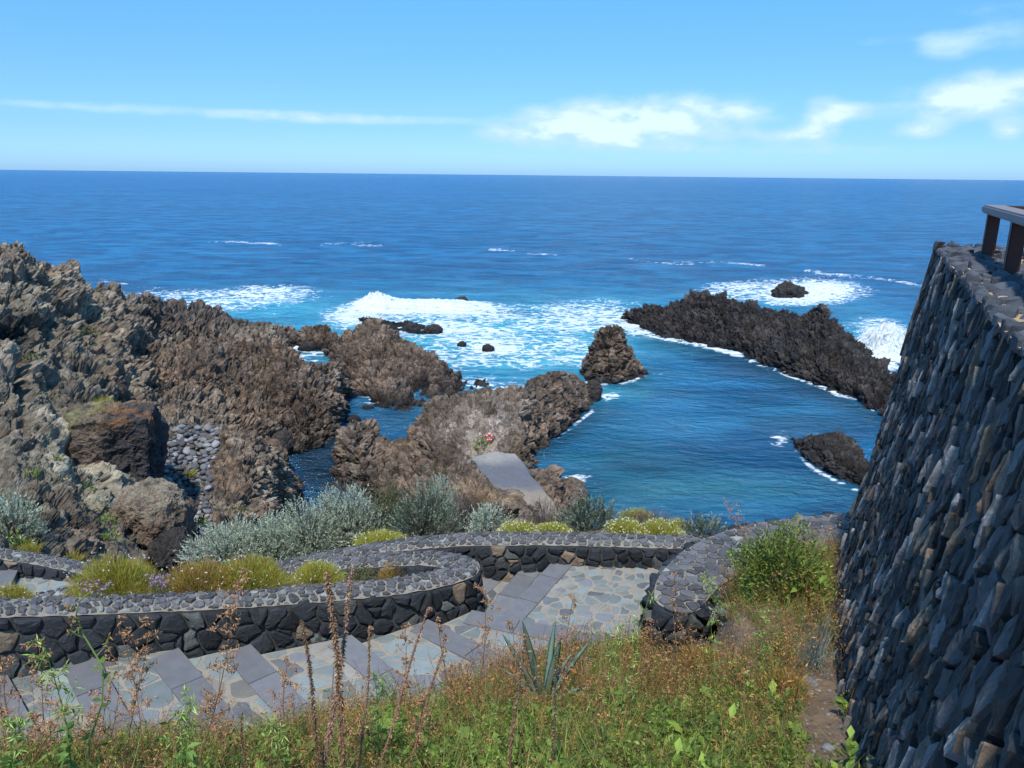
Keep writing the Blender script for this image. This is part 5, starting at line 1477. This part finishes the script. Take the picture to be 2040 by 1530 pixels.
# ------------------------------------------------------------------ cobbles in the gully
cob = []
for k in range(6):
    import bmesh
    bm = bmesh.new(); bmesh.ops.create_icosphere(bm, subdivisions=3, radius=1)
    V = np.array([v.co[:] for v in bm.verts]); F = np.array([[v.index for v in f.verts] for f in bm.faces]); bm.free()
    V = V * (1 + .22 * fbm(V + k * 9, .9, 3, 800 + k))[:, None] * np.array([1, .8, .55]); g = [.13, .20, .10, .28, .16, .08][k]
    cob.append(mesh_np('cobble', V, F, np.tile(np.array([g, g * 1.0, g * 1.03]), (len(V), 1)), True)); cob[-1].materials.append(M_COB)
rows_ = [(853, 395, 40), (880, 385, 48), (910, 378, 50), (950, 375, 46), (985, 382, 34), (1015, 392, 24), (1050, 402, 20), (1095, 412, 16)]
rr = np.array(rows_, float)
pts_c = []
random.seed(5)
for k in range(2500):
    y = 852 + 240 * random.random() ** 1.25; x = np.interp(y, rr[:, 0], rr[:, 1]) + np.interp(y, rr[:, 0], rr[:, 2]) * (2 * random.random() - 1)
    s = random.uniform(3.8, 9.0) if y < 960 else random.uniform(3.0, 7)
    if y > 1035: s = random.uniform(3, 5.5)
    if all((x - a) ** 2 + ((y - b) * 1.3) ** 2 > ((s + c) * .62) ** 2 for a, b, c in pts_c): pts_c.append((x, y, s))
    if len(pts_c) > 285: break
for i, (x, y, s) in enumerate(pts_c):
    p = hit(x, y)
    if p is None: continue
    u = np.linalg.norm(p - CAM) / FPX
    o = bpy.data.objects.new('cobble', cob[i % 6]); COL.objects.link(o); o.location = tuple(float(q) for q in p + np.array([0, 0, s * u * .3]))
    o.scale = (s * u * 1.15,) * 3; o.rotation_euler = (rnd(-.4, .4), rnd(-.4, .4), rnd(0, 6))
    tag(o, 'rounded grey cobble lying in the gully between the squared block and the pale knob', 'cobble', 'grey cobbles filling the gully')
# stones at the foot of the tall wall
ST_ = [(1622, 1190, 13, 'grey stone topmost at the foot of the tall wall, behind the green bush'), (1640, 1208, 12, 'pale stone wedged against the tall wall beside the green bush'),
       (1630, 1226, 14, 'brown stone below the pale one at the foot of the tall wall'), (1615, 1362, 15, 'grey stone beside the tall wall below the wispy silver plant'),
       (1606, 1384, 13, 'dark stone just below the grey one by the tall wall'), (1590, 1478, 20, 'flat pale stone in the bare soil near the tall wall'),
       (1650, 1492, 12, 'small flat stone touching the tall wall at the bottom'), (1568, 1452, 10, 'small brown stone in the bare soil'),
       (1345, 1362, 26, 'rounded brown stone half hidden in the weeds below the wide wall end'), (1170, 1318, 12, 'small stone at the path edge near the agave')]
for i, (px, py, s, lab) in enumerate(ST_):
    p = hit(px, py, ['bank'])
    if p is None: continue
    u = np.linalg.norm(p - CAM) / FPX
    o = bpy.data.objects.new('loose_stone', cob[(i * 5 + 1) % 6]); COL.objects.link(o); o.location = tuple(float(q) for q in p + np.array([0, 0, s * u * .2])); o.scale = (s * u, s * u, s * u * .9); o.rotation_euler = (rnd(-.3, .3), rnd(-.3, .3), rnd(0, 6))
    tag(o, lab, 'stone', 'loose stones on the bank')
# fine rubble
ru = PA(); n = 0
icv = np.array([(1, 0, 0), (-1, 0, 0), (0, 1, 0), (0, -1, 0), (0, 0, 1), (0, 0, -1)], float); icf = np.array([(0, 2, 4), (2, 1, 4), (1, 3, 4), (3, 0, 4), (2, 0, 5), (1, 2, 5), (3, 1, 5), (0, 3, 5)])
for k in range(2600):
    z_ = random.random()
    if z_ < .35: px, py = random.gauss(1230, 55), random.gauss(1296, 12)
    elif z_ < .6: px, py = random.gauss(1420, 60), random.gauss(1165, 40)
    else: px, py = random.uniform(1280, 1680), random.uniform(1150, 1530)
    p = hit(px, py, ['bank'])
    if p is None: continue
    s = random.uniform(.004, .013) * (1.5 if random.random() < .1 else 1)
    V = icv * s * rnd(.6, 1.3, (6, 1)) * np.array([1, 1, .6]) + p + np.array([0, 0, s * .3]); g = random.uniform(.08, .3)
    ru.add(V, (g, g * .92, g * .85), None, icf)
tag(ru.build('rubble', M_SOIL), 'loose gravel and stone chips strewn over the dry bank', 'rubble', kind='stuff')

# ------------------------------------------------------------------ foreground weeds
def bank_samples(n, w=None):
    """random points on the visible bank"""
    G = bankG; nu, nv = G.shape[:2]
    P = bankP.reshape(nu, nv, 3)
    out = []
    tot = 0
    while tot < n:
        a = rnd(0, nu - 1.001, n * 3); b = rnd(0, nv - 1.001, n * 3); i = a.astype(int); j = b.astype(int); fa = (a - i)[:, None]; fb = (b - j)[:, None]
        q = P[i, j] * (1 - fa) * (1 - fb) + P[i + 1, j] * fa * (1 - fb) + P[i, j + 1] * (1 - fa) * fb + P[i + 1, j + 1] * fa * fb
        px, py = proj(q)
        ok = (q[:, 1] > 2.0) & (px > -220) & (px < 1690) & (py < 2000)
        du = np.linalg.norm(P[i + 1, j] - P[i, j], axis=1) * np.linalg.norm(P[i, j + 1] - P[i, j], axis=1)
        ok &= rnd(0, 1, len(q)) < du / np.percentile(du, 92)
        if w is not None: ok &= rnd(0, 1, len(q)) < w(px, py)
        out.append(q[ok]); tot += ok.sum()
    return np.concatenate(out)[:n]
def scat(protos, P, smin, smax, pa, tint=None, lean=.25):
    which = RNG.integers(0, len(protos), len(P))
    for k, pr_ in enumerate(protos):
        V, C, F4, F3 = pr_; sel = np.where(which == k)[0]; m = len(sel)
        if not m: continue
        a = rnd(0, 6.28, m); s = rnd(smin, smax, m); lx, ly = RNG.normal(size=(2, m)) * lean
        x = V[None, :, 0] * np.cos(a)[:, None] - V[None, :, 1] * np.sin(a)[:, None] + lx[:, None] * V[None, :, 2]
        y = V[None, :, 0] * np.sin(a)[:, None] + V[None, :, 1] * np.cos(a)[:, None] + ly[:, None] * V[None, :, 2]
        z = np.broadcast_to(V[None, :, 2], x.shape)
        A = np.stack([x, y, z], -1) * s[:, None, None] + P[sel][:, None]
        c = np.broadcast_to(C[None], (m, *C.shape)) * rnd(.7, 1.3, m)[:, None, None]
        if tint is not None: c = c * tint[sel][:, None]
        off = (np.arange(m) * len(V))[:, None, None]
        pa.add(A.reshape(-1, 3), c.reshape(-1, 3), (F4[None] + off).reshape(-1, 4) if len(F4) else None, (F3[None] + off).reshape(-1, 3) if len(F3) else None)
def sprig(kind, seed):
    pa = PA(); L = .22
    if kind == 'green':
        p = [np.zeros(3), np.array([.01, 0, L * .5]), np.array([.03, .01, L])]; tube(pa, p, .0022, .001, (.14, .20, .05), 3)
        m = 14; t = rnd(.1, 1, m); b = np.stack([.03 * t ** 2, .01 * t, L * t], 1); d = RNG.normal(size=(m, 3)); d[:, 2] = np.abs(d[:, 2]) * .5 + .2
        diamonds(pa, b, d, rnd(.025, .055, m), rnd(.010, .018, m), pick([(.14, .20, .035), (.21, .27, .05), (.08, .12, .025), (.30, .32, .08)], [4, 3, 2, 1], m), .1)
    elif kind == 'broad':
        m = 6; b = np.zeros((m, 3)); b[:, 2] = rnd(.02, .1, m); d = RNG.normal(size=(m, 3)); d[:, 2] = np.abs(d[:, 2]) * .4 + .35
        diamonds(pa, b, d, rnd(.06, .10, m), rnd(.035, .055, m), pick([(.17, .27, .045), (.27, .38, .07), (.09, .15, .03)], [4, 3, 2], m), .2)
    elif kind == 'brown':
        p = [np.zeros(3), np.array([.01, 0, L * .5]), np.array([-.02, .02, L * 1.1])]; tube(pa, p, .0016, .0008, (.24, .13, .06), 3)
        m = 16; t = rnd(.25, 1.05, m); b = np.stack([.01 * t, .02 * t * t, L * t], 1); d = RNG.normal(size=(m, 3)); d[:, 2] = np.abs(d[:, 2]) * .6
        b = b + unit(d) * rnd(.005, .035, m)[:, None]
        diamonds(pa, b, d, rnd(.010, .024, m), rnd(.003, .007, m), pick([(.46, .22, .075), (.34, .16, .06), (.50, .30, .12), (.20, .11, .06)], [4, 3, 2, 2], m), .1)
    elif kind == 'grass':
        m = 12; b = RNG.normal(size=(m, 3)) * .012; b[:, 2] = 0; d = RNG.normal(size=(m, 3)) * .45; d[:, 2] = 1
        grass(pa, b, d, rnd(.08, .30, m), rnd(.002, .0045, m), pick([(.20, .29, .05), (.32, .28, .08), (.38, .21, .08), (.28, .38, .09)], [4, 1, 2, 3], m), .7)
    return pa.arrays()
PR = {k: [sprig(k, s_) for s_ in range(4)] for k in ('green', 'broad', 'brown', 'grass')}
def wsoil(px, py):   # bare soil on the right
    b = 1.2 * np.exp(-(((px - 1345) / 60) ** 4 + ((py - 1285) / 40) ** 4)) + 1.1 * np.exp(-(((px - 1445) / 85) ** 2 + ((py - 1275) / 75) ** 2)) + 1.15 * np.exp(-(((px - 1640) / 50) ** 4 + ((py - 1430) / 140) ** 4)) + .8 * np.exp(-(((px - 1380) / 60) ** 2 + ((py - 1180) / 40) ** 2))
    return np.clip(1 - 1.1 * b, .03, 1)
def wgreen(px, py):
    n = .5 + .5 * np.sin(px * .011 + 1.2) * np.sin(py * .02 + px * .006)
    return wsoil(px, py) * np.clip(.12 + .55 * sstep(py, 1340, 1500) + .35 * sstep(px, 750, 1000) * n + .15 * n, 0, 1) * np.where(px < 700, .55, 1)
def wbrown(px, py):
    return wsoil(px, py) * (.35 + .65 * sstep(np.sin(px * .021 + py * .013) + np.sin(px * .047 - py * .031 + 2), -.8, .8)) * np.clip(.9 - .6 * sstep(py, 1400, 1540) * (px > 800), .15, 1)
u_ = PA()
scat(PR['green'], bank_samples(4800, wgreen), .35, 1.0, u_)
scat(PR['broad'], bank_samples(900, lambda a, b: wgreen(a, b) * sstep(b, 1360, 1480) * (.3 + .7 * sstep(np.sin(a * .019 + 1) + np.sin(b * .03 + a * .01), .2, .9))), .5, 1.25, u_)
tag(u_.build('undergrowth', M_LEAF), 'dense low green weeds covering the near bank', 'undergrowth', kind='stuff')
u_ = PA()
scat(PR['brown'], bank_samples(7800, wbrown), .3, 1.15, u_, lean=.4)
scat(PR['brown'], bank_samples(700, lambda a, b: wbrown(a, b) * sstep(b, 1480, 1380)), 1.0, 1.9, u_, lean=.2)
scat(PR['grass'], bank_samples(3600, wsoil), .45, 1.15, u_, lean=.3)
tag(u_.build('dry_grass', M_LEAF), 'tangle of dry orange brown seed heads and grass on the near bank', 'dry grass', kind='stuff')

def foot(px, py):
    p = hit(px, min(py, 1525), ['bank'])
    return p if p is not None else W(px, py, d=3.4)
def along(px0, py0, px1, py1, d=None, n=7, wob=6, base_py=None):
    """curve from a ground pixel up to a tip pixel, standing at one forward distance"""
    b = foot(px0, base_py or py0) if d is None else W(px0, py0, d=d)
    D = b[1]
    L = []
    for k in range(n):
        t = k / (n - 1); L.append(W(px0 + (px1 - px0) * t + wob * math.sin(t * 5 + px0), py0 + (py1 - py0) * t, d=D))
    return np.array(L)
def interp_line(P, t):
    s = np.linspace(0, 1, len(P)); return np.stack([np.interp(t, s, P[:, k]) for k in range(3)], -1)
STK = [  # base px, base py, tip px, tip py, bristle, distance, colour, label
    (645, 1560, 600, 1235, 1.0, 2.75, (.17, .10, .055), 'dark brown bristly dead flower stalk, leftmost of the tall ones'),
    (690, 1570, 653, 1136, 1.35, 2.7, (.25, .14, .075), 'tall thick bristly dead stalk, left one of the crossing pair'),
    (640, 1560, 704, 1132, 1.25, 2.8, (.30, .18, .12), 'tall pinkish brown dead stalk leaning right, right one of the crossing pair'),
    (742, 1560, 856, 1212, .9, 3.0, (.30, .17, .11), 'thin dead stalk leaning right with a curled tip'),
    (805, 1545, 886, 1296, .85, 3.1, (.28, .16, .10), 'thin leaning dead stalk right of the curled tipped one'),
    (1015, 1560, 1043, 1262, 1.0, 2.9, (.21, .13, .075), 'upright bristly dead stalk in front of the agave'),
    (1093, 1560, 1112, 1300, .85, 3.0, (.13, .10, .055), 'dark upright dead stalk right of the agave'),
    (715, 1550, 738, 1250, .8, 2.9, (.26, .16, .09), 'thin straight dead stalk between the crossing pair and the curled tipped one'),
    (492, 1545, 480, 1420, .7, 2.9, (.17, .10, .06), 'short brown dead stalk at the bottom left of the tall ones'),
    (640, 1545, 668, 1330, .7, 3.3, (.28, .22, .17), 'grey smooth dead stem behind the crossing pair'),
]
for (bx, by, tx, ty, br, d, c, lab) in STK:
    P = along(bx, by, tx, ty, d=d, n=9, wob=4)
    if 'curled' in lab: P = np.vstack([P, P[-1] + np.array([.006, 0, .006]), P[-1] + np.array([.012, 0, -.004])])
    root = empty('dead_stalk', P[0], lab, 'stalk', 'tall dead flower stalks'); o = P[0]; P = P - o
    st = PA(); tube(st, P, .0075 * br, .003, c, 6); st.build('stem', M_DRY, root)
    if 'smooth' in lab: continue
    n = int(750 * br); t = rnd(.0, 1, n) ** .85; q = interp_line(P, t); a = rnd(0, 6.28, n)
    out = np.stack([np.cos(a), np.sin(a), rnd(-.9, -.1, n)], 1); b = PA()
    cc = pick([c, tuple(1.5 * v for v in c), tuple(.6 * v for v in c), (.42, .30, .2)], [4, 2, 2, 1], n)
    diamonds(b, q, out, rnd(.010, .022, n) * br * (1.1 - .4 * t), .006 * br, cc, .1)
    b.build('bracts', M_DRY, root)
def weed(name, path, label, group, col, podcol, nb=12, blen=.16, npod=6, pl=.017, pw=.0055, r=.0022, start=.35, leafy=0):
    root = empty(name, path[0], label, 'weed', group); o = path[0]; P = path - o
    st = PA(); pd = PA(); tube(st, P, r * 1.3, r * .5, col, 4)
    for k in range(nb):
        t = start + (1 - start) * (k + random.random()) / nb; b = interp_line(P, t); a = random.uniform(0, 6.28); L = blen * random.uniform(.5, 1.1) * (1.15 - .6 * t)
        d = np.array([math.cos(a), math.sin(a) * .8, random.uniform(.3, 1.1)]); d /= np.linalg.norm(d)
        e = b + d * L + np.array([0, 0, .25 * L]); m = b + d * L * .5
        tube(st, [b, m, e], r * .6, r * .35, col, 3)
        for j in range(3):
            f = random.uniform(.4, 1); s0 = b + (e - b) * f; a2 = random.uniform(0, 6.28); d2 = np.array([math.cos(a2), math.sin(a2), random.uniform(-.2, 1)]) * L * random.uniform(.2, .5)
            tube(st, [s0, s0 + d2 * .5 + np.array([0, 0, .01]), s0 + d2], r * .4, r * .25, col, 3)
            q = s0[None] + d2[None] * rnd(.4, 1.05, npod)[:, None] + RNG.normal(size=(npod, 3)) * .004
            pods(pd, q, RNG.normal(size=(npod, 3)) + np.array([0, 0, -.3]), rnd(.7, 1.3, npod) * pl, pw, pick([podcol, tuple(v * .6 for v in podcol), tuple(min(1, v * 1.4) for v in podcol)], [4, 2, 1], npod))
    st.build('stems', M_LEAF if leafy else M_DRY, root); pd.build('seed_clumps', M_LEAF if leafy else M_DRY, root)
    if leafy:
        lf = PA(); n = leafy; t = rnd(.0, .45, n); q = interp_line(P, t); d = RNG.normal(size=(n, 3)); d[:, 2] = np.abs(d[:, 2]) * .5
        diamonds(lf, q, d, rnd(.04, .08, n), rnd(.02, .035, n), pick([(.14, .25, .05), (.20, .32, .07)], [1, 1], n), .2); lf.build('leaves', M_LEAF, root)
RB = (.26, .13, .065); RP = (.40, .22, .11)
WD = [
    (395, 1545, 478, 1150, 3.0, 16, .15, 'tall rusty weed with big orange pods standing before the bend of the long steps'),
    (255, 1540, 292, 1235, 3.2, 12, .12, 'rusty weed with hanging pods at left, in front of the black wall'),
    (300, 1540, 238, 1248, 3.1, 12, .13, 'rusty weed leaning left with a crown of curled pods'),
    (110, 1545, 68, 1270, 3.0, 10, .11, 'brown weed with curled pods near the left edge'),
    (20, 1545, 14, 1310, 3.0, 10, .10, 'brown weed at the very left edge of the bank'),
    (180, 1545, 205, 1400, 3.0, 10, .12, 'low brown pod weed left of the tall green one'),
    (560, 1530, 575, 1330, 3.6, 12, .14, 'fine branched brown weed left of the tall dead stalks'),
    (935, 1500, 972, 1175, 4.2, 16, .15, 'tall feathery pinkish brown weed beside the hairpin wall end'),
    (905, 1500, 880, 1240, 4.2, 12, .12, 'brown weed just left of the tall feathery one'),
    (790, 1500, 808, 1250, 4.0, 12, .12, 'brown weed with drooping pods among the thin leaning stalks'),
    (1010, 1480, 1022, 1235, 4.6, 10, .11, 'small feathery weed above the agave tips'),
    (1120, 1470, 1142, 1180, 4.8, 10, .10, 'thin brown weed rising in front of the landing'),
    (440, 1545, 425, 1390, 3.1, 10, .12, 'low rusty weed below the big orange podded one'),
    (850, 1545, 840, 1400, 3.2, 10, .12, 'low brown weed between the leaning stalks and the agave'),
    (1370, 1400, 1350, 1150, 5.4, 10, .10, 'orange dry weed growing against the wide wall end'),
    (1310, 1420, 1290, 1240, 5.2, 10, .11, 'orange dry weed left of the one against the wide wall end'),
    (1530, 1120, 1440, 1010, 8.3, 14, .22, 'wispy red brown weed arching over the pool view by the green bush'),
    (60, 1545, 118, 1415, 2.9, 9, .11, 'low brown weed near the lower left corner'),
    (700, 1545, 722, 1420, 3.3, 10, .11, 'low brown weed behind the crossing pair of stalks'),
]
for (bx, by, tx, ty, d, nb, bl, lab) in WD:
    P = along(bx, by, tx, ty, d=d, n=8, wob=7)
    weed('dry_weed', P, lab, 'dry podded weeds of the near bank', RB, RP, nb + 1, bl, 6, pl=.021 if d < 4 else .018, pw=.007, r=.0028 if d < 4 else .0032)
rs = random.Random(77)
for k in range(34):
    bx = rs.uniform(-20, 1230); hy = rs.uniform(1285, 1420) - (bx > 820) * 30; d = rs.uniform(3.0, 4.0) if bx < 800 else rs.uniform(4.0, 4.9)
    P = along(bx + rs.uniform(-30, 30), 1530 if bx < 800 else 1470, bx, hy, d=d, n=7, wob=6)
    weed('dry_weed', P, 'thin wiry brown seed weed among many at the edge of the near bank', 'thin seed weeds along the paving edge', RB, rs.choice([RP, (.30, .15, .09), (.46, .27, .13)]), 9, rs.uniform(.08, .13), 4, pl=.012, pw=.004, r=.0017)
GC = (.22, .31, .07); GP = (.38, .50, .13)
GW = [
    (150, 1560, 95, 1290, 2.6, 9, .10, 'bright green podded weed at left with a forked top'),
    (380, 1560, 372, 1400, 2.7, 9, .09, 'bright green podded weed below the rusty ones'),
    (770, 1545, 740, 1345, 3.2, 7, .10, 'bright green podded weed among the dead stalks'),
    (20, 1560, 30, 1440, 2.6, 8, .09, 'bright green podded weed in the lower left corner'),
    (1215, 1540, 1290, 1180, 3.9, 7, .10, 'long leaning green weed in front of the wide wall end'),
    (1190, 1500, 1235, 1245, 4.2, 5, .08, 'thin green weed leaning right at the landing edge'),
    (1400, 1480, 1420, 1230, 4.6, 7, .09, 'slender green weed on the bare soil'),
    (1530, 1400, 1510, 1230, 5.0, 7, .10, 'slender green weed below the green bush'),
    (1440, 1215, 1400, 1150, 6.6, 8, .12, 'pale green weed leaning over the rubble of the wide wall'),
    (560, 1550, 545, 1445, 2.8, 6, .08, 'short green podded weed between the short and the leftmost stalks'),
]
for (bx, by, tx, ty, d, nb, bl, lab) in GW:
    P = along(bx, by, tx, ty, d=d, n=8, wob=6)
    weed('green_weed', P, lab, 'green podded weeds of the near bank', GC, GP, nb + 2, bl * 1.1, 3, pl=.040, pw=.007, r=.0032, start=.4, leafy=18)
# the bent green shoot
P = np.array([W(x, y, d=2.7) for x, y in [(172, 1560), (180, 1470), (204, 1400), (206, 1330), (188, 1300), (165, 1262), (152, 1222), (160, 1195), (182, 1178)]])
weed('green_weed', P, 'tall bent bright green shoot with a hooked tip before the black wall', 'green podded weeds of the near bank', (.28, .36, .09), (.38, .22, .08), 7, .09, 3, pl=.02, pw=.008, r=.0042, start=.3, leafy=10)
# agave
ag = hit(1082, 1412, ['bank']); 
if ag is None: ag = W(1082, 1412, d=4.8)
root = empty('agave', ag, 'grey green agave rosette with pointed leaves at the edge of the paving', 'agave')
for k, (tx, ty, w) in enumerate([(1000, 1262, .075), (1040, 1235, .085), (1106, 1236, .07), (1118, 1270, .08), (1175, 1278, .06), (995, 1330, .06), (1180, 1370, .055), (1140, 1300, .06), (1060, 1300, .07), (1015, 1400, .06)]):
    tip = W(tx, ty, d=ag[1] + [.05, -.1, .15, -.05, .1, 0, -.1, .2, -.15, -.2][k]) - ag
    m = 12; t = np.linspace(0, 1, m); ctr = np.outer(t, tip) + np.outer(np.sin(t * math.pi) * .10, np.array([tip[0] * .6, tip[1] * .6, .5])); side = unit(np.cross(tip, np.array([.2, 1, .1])))
    wdt = w * .72 * np.clip(np.sin((t * .82 + .18) * math.pi) ** .8, .03, 1); nrm = unit(np.cross(side, tip))
    rowsV = []
    for i in range(m):
        for f in (-1, -.5, 0, .5, 1): rowsV.append(ctr[i] + side * wdt[i] * f * .5 + nrm * (abs(f) ** 1.5) * wdt[i] * .28)
        for f in (.5, 0, -.5): rowsV.append(ctr[i] + side * wdt[i] * f * .5 + nrm * ((abs(f) ** 1.5) * wdt[i] * .28 - .007 * (1 - t[i])))
    a = PA(); g = rnd(.85, 1.15); a.add(np.array(rowsV), (.15 * g, .235 * g, .17 * g), gridF(m, 8, True)); 
    me = a.build('leaf', M_AGAVE, root)
    for p_ in me.data.polygons: p_.use_smooth = True
# green leafy bush and neighbours on the right bank
def right_bush(px, py, hw, hh, kind, lab, n=None, leaf=1.0, fl=0, name='bush'):
    p = hit(px, py, ['bank']); 
    if p is None: p = W(px, py, d=6.5)
    u = np.linalg.norm(p - CAM) / FPX
    return bush(name, p, (hw * u, hw * u * .7, hh * u * 1.1), kind, lab, 'bush' if name == 'bush' else 'plant', n, seed=int(px), leaf=leaf, flowers=fl)
right_bush(1555, 1195, 82, 150, 'green', 'big loose green bush beside the tall wall on the right bank', 4200, .85)
right_bush(1600, 1205, 40, 60, 'green', 'bright broad leaved plant at the foot of the big green bush', 420, 1.6, name='leafy_plant')
right_bush(1500, 1130, 50, 50, 'green', 'lower green plant left of the big green bush on the wall rubble', 900, .8, name='leafy_plant')
right_bush(1445, 1240, 24, 26, 'silver', 'small grey green plant on the bare soil', 90, .7, name='silver_plant')
right_bush(1480, 1420, 60, 40, 'green', 'low green weeds clump in the lower right of the bank', 1000, .7, name='leafy_plant')
right_bush(1560, 1390, 50, 40, 'rusty', 'rusty brown grass clump near the tall wall', 1500, .8, name='grass_clump')
right_bush(1400, 1330, 50, 34, 'rusty', 'orange brown grass clump under the wide wall end', 1500, .8, name='grass_clump')
# wispy silver plant by the wall
sp_ = hit(1618, 1335, ['bank']); 
if sp_ is None: sp_ = W(1618, 1335, d=5)
root = empty('silver_plant', sp_, 'wispy silver plant with long bare upright stems beside the tall wall', 'plant')
a = PA()
for k in range(26):
    tx = random.uniform(1585, 1668); ty = random.uniform(1215, 1290); tip = W(tx, ty, d=sp_[1] + random.uniform(-.2, .15)) - sp_; b = np.array([random.gauss(0, .03), random.gauss(0, .03), 0])
    tube(a, [b, b + (tip - b) * .5 + np.array([0, 0, .03]), tip], .0035, .0015, (.27, .33, .31), 4)
a.build('stems', M_LEAF, root)
a = PA(); n = 500; q = RNG.normal(size=(n, 3)) * np.array([.07, .07, .05]) + np.array([0, 0, .07]); grass(a, q, RNG.normal(size=(n, 3)) * .4 + np.array([0, 0, 1]), rnd(.04, .1, n), .003, pick([(.26, .32, .29), (.15, .20, .13)], [1, 1], n)); a.build('leaves', M_LEAF, root)
#PLANTS_END
